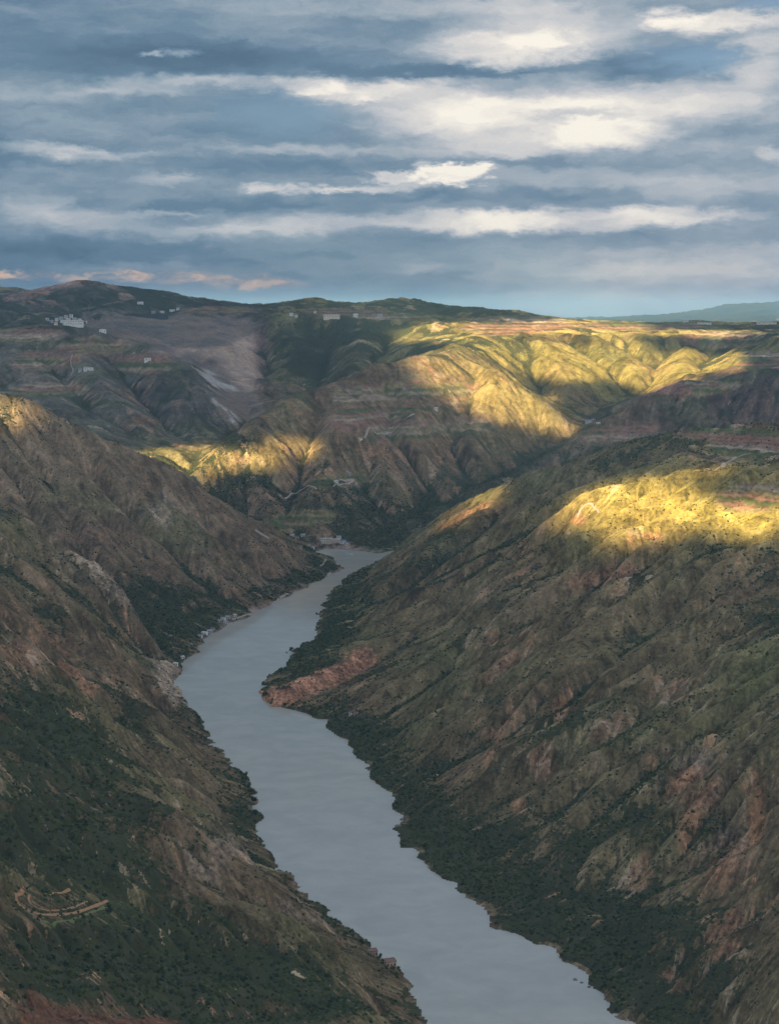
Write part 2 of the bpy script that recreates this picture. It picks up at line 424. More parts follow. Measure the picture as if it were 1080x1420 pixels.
ROCK = [(700,830,45,50,20,2800,3500),(90,740,90,26,38,2900,3500),(170,820,60,22,40,2900,3400),(230,950,20,45,-15,2700,3050),(300,1180,60,60,30,1400,2300),(430,1260,60,40,45,1300,1800),(340,640,30,20,0,4900,5800),
        (230,715,90,25,38,3700,4400),(610,650,25,28,0,5000,5700),(960,1060,60,40,0,1500,2200),(1000,1180,60,50,0,1300,2000),(560,640,10,35,12,5000,5900),(330,575,14,20,40,6000,6700),(390,985,45,10,-10,2700,3000),
        (190,640,60,24,0,4900,6200),(280,610,50,26,10,5700,6700)]
rock = np.zeros((NV, NU), f32)
for b in ROCK: rock = np.maximum(rock, blob(*b).astype(f32))
rock_m = sstep(.55, 1.0, .62 * rock + .18 * streak + .12 * n_fin + .30 * sstep(.6, 1.1, SL))
# terraced fields: real steps along the contours and bands of crops
TERR = [(1040,620,75,26,-8,3200,4000),(985,600,60,10,-5,3300,4050),(960,535,90,16,-3,5200,6200),(1060,500,50,16,0,6000,8200),(690,455,60,12,0,7400,9800),(560,545,70,14,-6,5300,6500),(500,545,50,14,-10,5300,6500),
        (200,505,50,16,0,6200,7300),(60,500,60,16,0,6200,7300),(70,540,60,12,0,5800,7000),(560,600,60,22,-5,5000,6400),(470,665,50,12,-8,4900,5900),(540,438,60,6,0,7900,9600),(480,432,70,6,0,7900,9600),(40,465,60,14,0,6500,8200),
        (640,590,50,14,-4,5000,6400),(590,545,80,30,-6,5200,6500),(500,580,60,20,-8,5000,6400),(420,720,60,14,-8,4850,5700),(720,450,90,14,0,7400,10500),(1000,470,70,14,0,7000,9500),(130,480,60,14,0,6500,8000),(300,430,60,6,0,8000,9800),(860,600,70,14,-10,3900,6000),(900,452,120,8,0,8000,10600),(1040,690,60,24,-6,2800,3600)]
terr = np.zeros((NV, NU), f32)
for b in TERR: terr = np.maximum(terr, blob(*b, p=1.5).astype(f32))
terr = sstep(.35, .75, terr + .18 * n_mid)
tstep = np.where(Yg < 5000, 7.5, np.where(Yg < 7300, 12.0, 16.0)).astype(f32)
tstep = np.where(Yg < 2000, 6.0, tstep)
tq = blur(Z, 8) / tstep + .35 * n_big; tband = np.floor(tq); tf = tq - tband
bandh = _hash(tband, np.floor(lu * 14 + .6 * n_mid), 5) / 65535.0
Z = Z + (terr * (sstep(.55, .95, tf) - tf) * tstep * .55).astype(f32)
riser = terr * sstep(.55, .7, tf) * (1 - sstep(.9, 1.0, tf))

# landslide basin
WPX = PX + (13 * fbm(lu * 45, lv * 45, 4, 351) + 4 * streak2).astype(f32); WPY = PY + (6 * fbm(lu * 50, lv * 50, 3, 355)).astype(f32)
def pix_poly(pts, y0, y1): return blur((poly_mask(pts, WPX, WPY) & (Yg > y0) & (Yg < y1)).astype(f32), 4)
orch = blob(85,1258,110,44,4,950,1700).astype(f32); ow = sstep(.2, .6, orch)
_m = orch > .3; _c = np.linalg.lstsq(np.stack([Xg[_m], Yg[_m], np.ones(_m.sum())], 1), Z[_m], rcond=None)[0]
Z = (Z + (_c[0] * Xg + _c[1] * Yg + _c[2] - Z) * ow).astype(f32); terr = terr * (1 - ow)
basin = pix_poly([(112,441),(200,436),(352,440),(366,470),(360,500),(352,530),(366,562),(352,590),(325,575),(300,540),(270,505),(230,488),(170,470)], 6250, 8800)
Zs = blur(Z, 60)
Z = Z + (Zs - Z) * basin * .45
scree = np.maximum(pix_poly([(225,486),(300,483),(345,462),(362,480),(362,545),(335,545),(315,510),(285,492)], 6250, 8800), .0)
pale = np.maximum(pix_poly([(270,512),(300,520),(325,548),(300,540)], 6250, 8000), pix_poly([(296,548),(318,560),(335,588),(322,580)], 6100, 8000))
pinkcut = pix_poly([(-10,412),(30,410),(36,402),(60,394),(78,396),(92,388),(118,393),(90,396),(70,402),(42,410),(20,414)], 8300, 12500)

# ------------------------------------------------------------------ ground colour (albedo, some sun and shade painted in)
def rgb(*c): return np.array(c, f32)
def lay(base, c, w): return base + (rgb(*c) - base) * np.clip(w, 0, 1)[..., None]
zsum = zA + zB + zC + zD + zE + zG + zH + 1e-6
GRASS = [(zA, (.130,.094,.054)), (zB, (.152,.110,.068)), (zC, (.178,.122,.074)), (zD, (.115,.100,.080)), (zE, (.122,.088,.066)), (zG, (.200,.164,.056)), (zH, (.134,.102,.054))]
col = sum(z[..., None] * rgb(*c) for z, c in GRASS) / zsum[..., None]
col = col * (1 + .16 * n_big + .10 * n_mid + .13 * streak2 + .12 * streak + .05 * n_fin + .14 * bands)[..., None].clip(.4, 1.9)
warmth = fbm(Xg / 260, Yg / 260, 3, 341).astype(f32)
col = lay(col, (.17,.105,.070), .35 * sstep(.1, .8, warmth + .3 * streak2))
col = lay(col, (.095,.105,.042), .40 * sstep(.0, .7, -warmth))
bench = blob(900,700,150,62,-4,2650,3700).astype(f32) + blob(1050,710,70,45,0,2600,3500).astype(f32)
col = lay(col, (.24,.19,.055), .8 * bench)  # sun-patch gold put into the ground colour of the bench
col = lay(col, (.205,.165,.058), .8 * blob(705,540,125,62,15,5300,7200))  # painted sunlight on the right flank of the middle mountain
col = lay(col, (.195,.160,.060), .7 * blob(300,636,150,34,-6,4800,6600))  # painted sunlight low on the left of the middle mountain
col = lay(col, (.085,.080,.062), .75 * blob(450,490,130,60,0,6300,9300))
green = blobs([(1040,940,70,30,-25,1900,2500),(980,1010,60,30,-25,1800,2400),(160,1262,18,10,20,900,1700),(270,1330,60,12,38,900,1800),(60,1190,60,16,5,900,1800),(560,725,50,14,-25,4700,5600),(100,980,60,30,35,1500,2800),(640,480,70,14,0,6500,9000),(180,480,20,6,0,6200,7600)])
col = lay(col, (.115,.118,.044), .45 * green)
redcut = pix_poly([(30,1378),(48,1372),(88,1394),(130,1404),(250,1413),(262,1430),(22,1430)], 600, 1350)
col = lay(col, (.24,.185,.14), .6 * rock_m)
col = lay(col, (.25,.138,.080), .80 * soil_m)
orange = np.maximum(blob(905,743,20,5,0,2600,3300), blob(800,720,12,10,0,2900,3600)).astype(f32)
orange = np.maximum(orange, blobs([(480,935,60,10,-22,2800,3300),(390,968,40,14,10,2700,3000),(775,985,12,26,15,2200,2600),(720,1120,14,16,20,1900,2300),(955,1150,20,40,10,1400,1900),(1050,1130,14,60,5,1300,1900),(945,1080,26,9,-35,1600,2100)]))
col = lay(col, (.36,.19,.10), .8 * sstep(.35, .8, orange + .14 * streak + .1 * n_fin))
ft = np.where(bandh[..., None] < .35, rgb(.25,.135,.10), np.where(bandh[..., None] < .6, rgb(.22,.175,.09), np.where(bandh[..., None] < .8, rgb(.09,.105,.045), rgb(.33,.25,.18))))
col = col + (ft - col) * (terr * .92)[..., None]
col = lay(col, (.05,.055,.03), .7 * riser)
col = lay(col, (.125,.060,.036), .9 * sstep(.4, .7, redcut + .12 * streak))
bas = basin * (1 + 0 * n_mid)
col = lay(col, (.225,.165,.130), .85 * bas)
col = lay(col, (.11,.092,.088), .7 * bas * sstep(.0, .7, n_mid + .4 * streak2 + .5 * n_big))
col = lay(col, (.09,.085,.075), .7 * bas * blobs([(300,480,34,9,8,6000,9000),(200,455,50,8,4,6000,9000),(340,520,10,30,10,6000,9000)]))  # shadowed cliffs inside the basin, painted as dark patches
col = lay(col, (.50,.35,.26), .85 * scree * (.55 + .45 * sstep(-1, 1, streak)))
col = lay(col, (.13,.07,.06), .8 * blob(362,480,9,42,0,6800,8600).astype(f32))  # red soil strip, darkened to stand for the cliff in shadow
col = lay(col, (.40,.36,.32), .85 * sstep(.2, .7, pale + .2 * streak * (pale > .02)))
col = lay(col, (.36,.22,.18), .85 * pinkcut)
# pale river bank where the water level has dropped
shore = (1 - sstep(1.5, 7, Z + 3 * n_mid + 2 * n_fin)) * (Yg < 5200)
bank_l = sstep(.2, .6, blobs([(300,870,50,14,-25,3000,4400),(380,835,50,10,-22,3500,4400),(470,790,26,9,0,4200,4500),(450,760,60,6,0,4500,5000),(262,960,20,24,0,2700,3100)]))
col = lay(col, (.19,.14,.115), shore * (.12 + .75 * bank_l))
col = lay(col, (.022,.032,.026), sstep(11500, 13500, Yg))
col = np.clip(col, .012, .6)
veg = veg * (1 - .9 * basin) * (1 - .85 * terr) * (1 - .75 * soil_m) * (1 - .7 * rock_m) * (1 - .9 * pinkcut) * (1 - .9 * redcut) * (1 - .8 * sstep(.3, .7, bench)) * (1 - .7 * shore * bank_l) * sstep(.4, 1.5, Z)
veg = np.clip(veg, 0, 1).astype(f32)

# ------------------------------------------------------------------ the ground sheet
fu = np.arange(-UM + .002, UM - .002, .00092)
fv = np.concatenate([np.arange(V0 + .003, math.log(14000), .0011), np.arange(math.log(14000), V1 - .01, .004)])
FV, FU = np.meshgrid(fv, fu, indexing='ij')
FY = np.exp(FV); FX = FU * FY
jit = fbm(FU * 420, FV * 420, 2, 401) * .0006           # small plan wobble, so cell edges do not line up
def up(G): return sample(G, FX + jit * FY, FY)
FZ = up(Z)
rockf = np.clip(up(rock_m) + .5 * up(soil_m), 0, 1)
FZ = FZ + sstep(1, 14, FZ) * FY * (.00042 * fbm(FU * 330, FV * 330, 3, 411) + .0011 * rockf * (ridged(FU * 260, FV * 260, 3, 421) - .4) + .0016 * rockf * (ridged(FX / FY * 110, FV * 110, 3, 431) - .35)) * (1 - .8 * up(basin)) * (1 - .9 * up(ow.astype(f32)))
fcol = np.stack([up(np.ascontiguousarray(col[..., k])) for k in range(3)] + [np.ones_like(FX)], -1).astype(f32)
fveg = up(veg).astype(f32)
# fine wash lines and scars down the fall line
dgy, dgx = np.gradient(blur(FZ.astype(f32), 2)); dgy = dgy / (FY * .0011); dgx = dgx / (FY * .00092)
fSL = np.hypot(dgx, dgy); nn_ = np.maximum(fSL, 1e-4); di_ = (dgy / nn_ * .85).astype(f32); dj_ = (dgx / nn_).astype(f32)
def smear_f(a, steps):
    h, w = a.shape; i, j = np.meshgrid(np.arange(h, dtype=f32), np.arange(w, dtype=f32), indexing='ij'); o = a.copy()
    for k in range(steps):
        ic = i.astype(np.int32); jc = j.astype(np.int32)
        i = np.clip(i + di_[ic, jc], 0, h - 1); j = np.clip(j + dj_[ic, jc], 0, w - 1); o = o + a[i.astype(np.int32), j.astype(np.int32)]
    return o / o.std()
fs = smear_f(rng.standard_normal(FX.shape).astype(f32), 13); fs2 = smear_f(noise(FU * 260, FV * 260, 88).astype(f32), 24)
fn = fbm(FU * 330, FV * 330, 3, 451).astype(f32); fn2 = fbm(FX / 38, FY / 38, 3, 461).astype(f32)
calm = 1 - .85 * up(basin) - .6 * up(terr) * (1 - up(basin)); calm = calm * (1 - .6 * sstep(9500, 12000, FY))
fcol[..., :3] *= np.clip(1 + calm * (.27 * fs + .20 * fs2 + .26 * fn + .24 * fn2), .35, 2.2)[..., None]
scar = sstep(1.6, 2.6, .95 * fs + .75 * fs2 + .7 * up(n_mid) + .7 * fn2 + 1.1 * (np.minimum(fSL, 1.2) - .62) + 1.0 * up(soil)) * calm * (FZ > 6)
sw = up(warmth)[..., None]
fcol[..., :3] += (np.where(sw > .05, rgb(.30, .165, .095), rgb(.29, .215, .15)) - fcol[..., :3]) * (.75 * scar)[..., None]
fcol[..., :3] = np.clip(fcol[..., :3], .012, .65)
cm = up(np.maximum.reduce([blob(440,946,96,18,-22,2780,3120,2.), blob(375,966,18,18,0,2780,3000,2.), blob(498,912,26,18,-20,2900,3200)]).astype(f32)); cm = sstep(.35, .75, cm + .35 * (np.minimum(fSL, 1.4) - .55) + .08 * fs + .12 * fn)
cm2 = up(np.maximum(blob(236,940,20,42,-22,2700,3120,2.), .7 * blob(140,790,110,20,38,2900,3400,2.)).astype(f32)); cm2 = sstep(.4, .85, cm2 + .3 * (np.minimum(fSL, 1.4) - .6) + .12 * fs + .15 * fn)
fcol[..., :3] += (rgb(.33, .165, .10) * (1 + .28 * fs + .3 * fn)[..., None].clip(.3, 1.8) - fcol[..., :3]) * (.9 * cm)[..., None]
fcol[..., :3] += (rgb(.27, .205, .145) * (1 + .28 * fs + .3 * fn)[..., None].clip(.3, 1.8) - fcol[..., :3]) * (.8 * cm2)[..., None]
fveg = np.clip(fveg + calm * (.16 * fn + .14 * fn2 - .10 * fs2) - .5 * scar - .8 * cm - .6 * cm2, 0, 1).astype(f32) * sstep(.4, 1.5, FZ)
rim = sstep(-.35, .15, fn2 + .6 * up(n_mid)) * (1 - sstep(4, 15, FZ + 5 * fn2)) * (1 - up(bank_l)) * (FY < 5000) * (FZ > .3); fveg = np.maximum(fveg, .9 * rim)
fveg = fveg.astype(f32); rockf = np.clip(rockf + .6 * scar + cm + cm2, 0, 1)

MATS = {}
def new_mat(name):
    m = bpy.data.materials.new(name); m.use_nodes = True
    nt = m.node_tree; nt.nodes.clear()
    return m, nt
def N(nt, kind, **kw):
    n = nt.nodes.new(kind)
    for k, v in kw.items():
        if k == 'inp':
            for a, b in v.items(): n.inputs[a].default_value = b
        else: setattr(n, k, v)
    return n
def link(nt, a, b): nt.links.new(a, b)
def math_n(nt, op, a, b=None, c=None, clamp=False):
    n = nt.nodes.new('ShaderNodeMath'); n.operation = op; n.use_clamp = clamp
    for i, v in enumerate((a, b, c)):
        if v is None: continue
        if isinstance(v, (int, float)): n.inputs[i].default_value = v
        else: nt.links.new(v, n.inputs[i])
    return n.outputs[0]
def maprange(nt, v, a, b, c=0, d=1, smooth=True):
    n = nt.nodes.new('ShaderNodeMapRange'); n.interpolation_type = 'SMOOTHSTEP' if smooth else 'LINEAR'
    nt.links.new(v, n.inputs[0])
    for i, x in zip((1, 2, 3, 4), (a, b, c, d)): n.inputs[i].default_value = x
    return n.outputs[0]

def grid_mesh(name, X, Y, Zz):
    h, w = X.shape
    me = bpy.data.meshes.new(name)
    co = np.stack([X, Y, Zz], -1).astype(f32).reshape(-1)
    idx = np.arange(h * w).reshape(h, w)
    q = np.stack([idx[:-1, :-1], idx[:-1, 1:], idx[1:, 1:], idx[1:, :-1]], -1).reshape(-1).astype(np.int32)
    n = len(q) // 4
    me.vertices.add(h * w); me.vertices.foreach_set('co', co)
    me.loops.add(n * 4); me.loops.foreach_set('vertex_index', q)
    me.polygons.add(n); me.polygons.foreach_set('loop_start', np.arange(n, dtype=np.int32) * 4)
    me.polygons.foreach_set('use_smooth', np.ones(n, bool))
    me.update(calc_edges=True)
    return me
terrain_me = grid_mesh('terrain', FX, FY, FZ)
a = terrain_me.attributes.new('ground', 'FLOAT_COLOR', 'POINT'); a.data.foreach_set('color', fcol.reshape(-1))
a = terrain_me.attributes.new('cover', 'FLOAT', 'POINT'); a.data.foreach_set('value', fveg.reshape(-1))
a = terrain_me.attributes.new('stone', 'FLOAT', 'POINT'); a.data.foreach_set('value', rockf.astype(f32).reshape(-1))
terrain = bpy.data.objects.new('terrain', terrain_me); COL.objects.link(terrain)
terrain['kind'] = 'structure'

m, nt = new_mat('hillside_ground')
out = N(nt, 'ShaderNodeOutputMaterial'); bs = N(nt, 'ShaderNodeBsdfDiffuse', inp={'Roughness': .6})
geo = N(nt, 'ShaderNodeNewGeometry')
acol = N(nt, 'ShaderNodeAttribute', attribute_name='ground'); acov = N(nt, 'ShaderNodeAttribute', attribute_name='cover'); ast = N(nt, 'ShaderNodeAttribute', attribute_name='stone')
def nz(scale, detail=3, rough=.55):
    n = N(nt, 'ShaderNodeTexNoise', inp={'Scale': scale, 'Detail': detail, 'Roughness': rough}); link(nt, geo.outputs['Position'], n.inputs['Vector']); return n.outputs['Fac']
n1, n2, n3 = nz(.16, 3), nz(.045, 3), nz(.012, 3)
th = math_n(nt, 'ADD', math_n(nt, 'MULTIPLY', acov.outputs['Fac'], 1.0), math_n(nt, 'MULTIPLY_ADD', n1, 1.5, -.75))
th = math_n(nt, 'ADD', th, math_n(nt, 'MULTIPLY_ADD', n2, .8, -.4))
spk = maprange(nt, th, .44, .62)
n0 = nz(.55, 3, .6)
var = math_n(nt, 'ADD', math_n(nt, 'MULTIPLY_ADD', n1, 1.7, -.85), math_n(nt, 'MULTIPLY_ADD', n3, 1.0, -.5))
var = math_n(nt, 'ADD', var, math_n(nt, 'MULTIPLY_ADD', n2, 1.2, -.6)); var = math_n(nt, 'ADD', var, math_n(nt, 'MULTIPLY_ADD', n0, .9, -.45))
var = math_n(nt, 'MAXIMUM', math_n(nt, 'ADD', math_n(nt, 'MULTIPLY', var, math_n(nt, 'MULTIPLY_ADD', ast.outputs['Fac'], .9, .8)), 1.0), .25)
vm = N(nt, 'ShaderNodeVectorMath', operation='SCALE'); link(nt, acol.outputs['Color'], vm.inputs[0]); link(nt, var, vm.inputs['Scale'])
gcol = N(nt, 'ShaderNodeMix', data_type='RGBA'); gcol.inputs[6].default_value = (.016, .026, .018, 1); gcol.inputs[7].default_value = (.055, .060, .028, 1); link(nt, n2, gcol.inputs[0])
mx = N(nt, 'ShaderNodeMix', data_type='RGBA'); link(nt, math_n(nt, 'MULTIPLY', spk, .88), mx.inputs[0]); link(nt, vm.outputs[0], mx.inputs[6]); link(nt, gcol.outputs[2], mx.inputs[7])
link(nt, mx.outputs[2], bs.inputs['Color'])
bmp = N(nt, 'ShaderNodeBump', inp={'Strength': .6, 'Distance': 2.5})
link(nt, math_n(nt, 'ADD', math_n(nt, 'MULTIPLY', n2, 1.5), math_n(nt, 'ADD', n1, math_n(nt, 'MULTIPLY', spk, .7))), bmp.inputs['Height']); link(nt, bmp.outputs[0], bs.inputs['Normal'])
link(nt, bs.outputs[0], out.inputs[0])
terrain_me.materials.append(m)

# ------------------------------------------------------------------ river
me = bpy.data.meshes.new('river')
me.from_pydata([(-2600, 300, 0), (2600, 300, 0), (2600, 5350, 0), (-2600, 5350, 0)], [], [(0, 1, 2, 3)])
river_o = bpy.data.objects.new('river', me); COL.objects.link(river_o); river_o['kind'] = 'structure'
m, nt = new_mat('river_water')
out = N(nt, 'ShaderNodeOutputMaterial'); pb = N(nt, 'ShaderNodeBsdfPrincipled', inp={'Base Color': (.27, .275, .245, 1), 'Roughness': .1, 'IOR': 1.33})
geo = N(nt, 'ShaderNodeNewGeometry')
mp = N(nt, 'ShaderNodeMapping', inp={'Scale': (.022, .034, .02), 'Rotation': (0, 0, R(20))}); link(nt, geo.outputs['Position'], mp.inputs[0])
w1 = N(nt, 'ShaderNodeTexNoise', inp={'Scale': 1.0, 'Detail': 6, 'Roughness': .62, 'Distortion': .6}); link(nt, mp.outputs[0], w1.inputs[0])
w2 = N(nt, 'ShaderNodeTexNoise', inp={'Scale': .22, 'Detail': 4, 'Roughness': .5}); link(nt, geo.outputs['Position'], w2.inputs[0])
bmp = N(nt, 'ShaderNodeBump', inp={'Strength': .09, 'Distance': .6}); link(nt, math_n(nt, 'ADD', math_n(nt, 'MULTIPLY', w1.outputs[0], 3.0), math_n(nt, 'MULTIPLY', w2.outputs[0], .5)), bmp.inputs['Height'])
link(nt, bmp.outputs[0], pb.inputs['Normal'])
link(nt, maprange(nt, w1.outputs[0], .35, .65, .05, .10), pb.inputs['Roughness'])
w3 = N(nt, 'ShaderNodeTexNoise', inp={'Scale': .35, 'Detail': 5, 'Roughness': .6, 'Distortion': 1.2}); link(nt, mp.outputs[0], w3.inputs[0])
silt = N(nt, 'ShaderNodeMix', data_type='RGBA'); silt.inputs[6].default_value = (.285, .275, .235, 1); silt.inputs[7].default_value = (.318, .303, .255, 1); link(nt, maprange(nt, w3.outputs[0], .35, .65), silt.inputs[0]); mot = N(nt, 'ShaderNodeMix', data_type='RGBA', blend_type='MULTIPLY'); mot.inputs[0].default_value = 1.0; link(nt, silt.outputs[2], mot.inputs[6])
mo = maprange(nt, w1.outputs[0], .3, .7, .95, 1.04); cmb = N(nt, 'ShaderNodeCombineColor'); [link(nt, mo, cmb.inputs[k]) for k in range(3)]; link(nt, cmb.outputs[0], mot.inputs[7]); link(nt, mot.outputs[2], pb.inputs['Base Color'])
link(nt, pb.outputs[0], out.inputs[0]); me.materials.append(m)

# ------------------------------------------------------------------ light
SUN_EL, SUN_AZ = R(21), R(212)          # azimuth clockwise from +y (the view direction): behind, to the left
sun_v = Vector((math.sin(SUN_AZ) * math.cos(SUN_EL), math.cos(SUN_AZ) * math.cos(SUN_EL), math.sin(SUN_EL)))
sl = bpy.data.lights.new('sun', 'SUN'); sl.energy = 5.0; sl.angle = R(.53); sl.color = (1.0, .77, .36)
so = bpy.data.objects.new('sun', sl); COL.objects.link(so); so.rotation_euler = sun_v.to_track_quat('Z', 'Y').to_euler()

wd = bpy.data.worlds.new('World'); sc.world = wd; wd.use_nodes = True
nt = wd.node_tree; nt.nodes.clear()
out = N(nt, 'ShaderNodeOutputWorld'); bg = N(nt, 'ShaderNodeBackground')
link(nt, bg.outputs[0], out.inputs[0])
tc = N(nt, 'ShaderNodeTexCoord'); sp = N(nt, 'ShaderNodeSeparateXYZ'); link(nt, tc.outputs['Generated'], sp.inputs[0])
az = math_n(nt, 'ARCTAN2', sp.outputs[0], sp.outputs[1]); el = math_n(nt, 'ARCSINE', sp.outputs[2])
K = 10.0                                  # 1 unit = 0.1 rad
cx = N(nt, 'ShaderNodeCombineXYZ'); link(nt, math_n(nt, 'MULTIPLY', az, K), cx.inputs[0]); link(nt, math_n(nt, 'MULTIPLY', el, K), cx.inputs[1])
base = cx.outputs[0]
def vnoise(src, scale, sx, sy, detail, rough=.55, dist=0, off=0):
    mp = N(nt, 'ShaderNodeMapping', inp={'Scale': (sx, sy, 1), 'Location': (off, off * .7, off * .3)}); link(nt, src, mp.inputs[0])
    n = N(nt, 'ShaderNodeTexNoise', inp={'Scale': scale, 'Detail': detail, 'Roughness': rough, 'Distortion': dist}); link(nt, mp.outputs[0], n.inputs[0]); return n
wn = vnoise(base, 1.0, 4, 10, 8, .66, .2, 3.0)
wsub = N(nt, 'ShaderNodeVectorMath', operation='SUBTRACT'); link(nt, wn.outputs['Color'], wsub.inputs[0]); wsub.inputs[1].default_value = (.5, .5, .5)
wmul = N(nt, 'ShaderNodeVectorMath', operation='MULTIPLY_ADD'); link(nt, wsub.outputs[0], wmul.inputs[0]); wmul.inputs[1].default_value = (.62, .20, 0); link(nt, base, wmul.inputs[2])
warp = wmul.outputs[0]
def sky_uv(px, py):
    a, b, c = ray(px, py); l = math.sqrt(a * a + b * b + c * c)
    return math.atan2(a, b) * K, math.asin(c / l) * K
def feat(px, py, rx, ry, inner=.2, outer=1.35, src=None):
    u, v = sky_uv(px, py); k = K / FOC
    s = N(nt, 'ShaderNodeVectorMath', operation='SUBTRACT'); link(nt, src or warp, s.inputs[0]); s.inputs[1].default_value = (u, v, 0)
    d = N(nt, 'ShaderNodeVectorMath', operation='MULTIPLY'); link(nt, s.outputs[0], d.inputs[0]); d.inputs[1].default_value = (1 / (rx * k), 1 / (ry * k), 0)
    l = N(nt, 'ShaderNodeVectorMath', operation='LENGTH'); link(nt, d.outputs[0], l.inputs[0])
    return maprange(nt, l.outputs['Value'], inner, outer, 1, 0)
FEATS = [  # place in the sky, half width, half height, amount
    (700,165,260,60,.05,.3,1.3),
    (450,8,260,16,.16),(120,20,160,18,.04),(260,82,300,26,-.22),(180,60,260,34,-.08),(200,98,280,10,-.06),(640,99,170,9,-.22),(900,88,110,20,-.26),(960,72,50,14,-.14),(210,75,18,4.5,.46),(253,73,28,5,.40),
    (60,128,110,15,.24),(190,122,90,12,.20),(295,110,75,10,.34),(430,118,62,13,.34),(470,135,60,16,.24),(375,160,95,36,-.10),(330,182,130,16,-.10),(120,165,150,16,.02),
    (50,207,80,9,.30),(140,215,70,9,.26),(440,207,140,8,.20),(380,230,180,16,-.18),(60,243,90,14,.08),(225,248,55,9,.18),(364,261,40,9,.40),(440,263,50,6,.36),(500,262,40,6,.36),
    (40,288,70,20,.24),(110,308,100,18,.24),(230,298,60,5,.20),(290,320,130,11,.22),(420,312,130,12,.26),(480,300,60,8,.1),(300,283,220,10,-.10),(240,352,330,18,-.10),(60,345,120,14,-.08),
    (740,25,130,34,.34),(690,68,120,26,.40,.4,1.2),(800,60,90,22,.26),(985,30,110,17,.44,.4,1.2),(920,26,50,14,.26),(1060,60,50,14,.26),(1050,100,60,26,.30),(880,138,200,24,.30),(1000,150,110,20,.20),
    (600,150,120,36,.26,.4,1.25),(720,170,210,44,.34,.4,1.25),(850,188,100,24,.26,.5,1.15),(500,128,70,14,.24,.5,1.2),(560,120,60,12,.26),(805,158,70,9,-.20),(660,212,140,10,.14),(990,185,110,14,-.06),(720,226,200,7,-.10),(1066,215,24,12,.24),
    (625,242,62,16,.52,.55,1.1),(545,244,46,8,.42,.5,1.1),(600,232,40,9,.3,.5,1.1),(655,234,34,9,.30),(570,255,70,6,.30),(850,246,180,14,.10),(980,262,130,18,.18),(700,270,170,9,-.14),(640,306,140,18,.30,.5,1.2),(790,305,190,19,.30,.5,1.15),(930,300,110,14,.24,.5,1.2),(600,318,90,10,.14),
    (800,362,320,30,.10),(940,395,260,56,.20),(840,428,340,24,.18),(590,372,60,7,.10),(1060,285,40,20,-.05)]
tot = None
for (px, py, rx, ry, am, *io) in FEATS:
    v = math_n(nt, 'MULTIPLY', feat(px, py, rx, ry, *io), am)
    tot = v if tot is None else math_n(nt, 'ADD', tot, v)
s1 = vnoise(warp, 1.0, 1.0, 5.5, 6, .52, .2, 11.0).outputs['Fac']
s2 = vnoise(warp, 1.0, 4.5, 14.0, 7, .6, .1, 5.0).outputs['Fac']
T = math_n(nt, 'ADD', math_n(nt, 'MULTIPLY_ADD', s1, .50, .10), math_n(nt, 'MULTIPLY_ADD', s2, .30, -.15))
T = math_n(nt, 'ADD', T, tot)
T = math_n(nt, 'ADD', T, math_n(nt, 'MULTIPLY', sp.outputs[0], .35))           # lighter towards the right
ramp = N(nt, 'ShaderNodeValToRGB'); cr = ramp.color_ramp
stops = [(0.0, (.085,.150,.220)), (.20, (.125,.205,.290)), (.40, (.245,.32,.39)), (.60, (.43,.465,.505)), (.80, (.64,.625,.61)), (1.0, (.90,.845,.745))]
while len(cr.elements) < len(stops): cr.elements.new(.5)
for e, (p, c) in zip(cr.elements, stops): e.position = p; e.color = (*c, 1)
link(nt, T, ramp.inputs[0])
nis = N(nt, 'ShaderNodeTexSky', sky_type='NISHITA', sun_disc=False, sun_elevation=SUN_EL, sun_rotation=SUN_AZ, altitude=1500)
# clear sky shows through the gaps
blue = math_n(nt, 'ADD', math_n(nt, 'MULTIPLY', feat(385,158,100,36), .5), math_n(nt, 'MULTIPLY', feat(960,80,80,22), .7))
blue = math_n(nt, 'ADD', blue, math_n(nt, 'MULTIPLY', feat(1060,8,60,10), .7))
blue = math_n(nt, 'MULTIPLY', blue, maprange(nt, T, .35, .6, 1, 0), clamp=True)
nsc = N(nt, 'ShaderNodeVectorMath', operation='SCALE'); link(nt, nis.outputs[0], nsc.inputs[0]); nsc.inputs['Scale'].default_value = .022
csc = N(nt, 'ShaderNodeVectorMath', operation='SCALE'); link(nt, ramp.outputs[0], csc.inputs[0]); csc.inputs['Scale'].default_value = .33
mxb = N(nt, 'ShaderNodeMix', data_type='RGBA'); link(nt, blue, mxb.inputs[0]); link(nt, csc.outputs[0], mxb.inputs[6]); link(nt, nsc.outputs[0], mxb.inputs[7])
# sunlit far cloud along the horizon
orf = math_n(nt, 'MAXIMUM', feat(200,384,140,7), math_n(nt, 'MAXIMUM', feat(10,380,40,4), math_n(nt, 'MULTIPLY', feat(345,394,70,9), .8)))
orf = math_n(nt, 'MULTIPLY', orf, maprange(nt, s2, .35, .62))
mxo = N(nt, 'ShaderNodeMix', data_type='RGBA'); link(nt, orf, mxo.inputs[0]); link(nt, mxb.outputs[2], mxo.inputs[6]); mxo.inputs[7].default_value = (.25, .17, .125, 1)
# heavy overcast overhead and behind
ov = math_n(nt, 'MAXIMUM', maprange(nt, el, .28, .75), maprange(nt, sp.outputs[1], .55, -.1))
mxv = N(nt, 'ShaderNodeMix', data_type='RGBA'); link(nt, ov, mxv.inputs[0]); link(nt, mxo.outputs[2], mxv.inputs[6]); mxv.inputs[7].default_value = (.475, .485, .50, 1)
link(nt, mxv.outputs[2], bg.inputs[0]); bg.inputs[1].default_value = 1.0
wd.cycles.sampling_method = 'NONE'

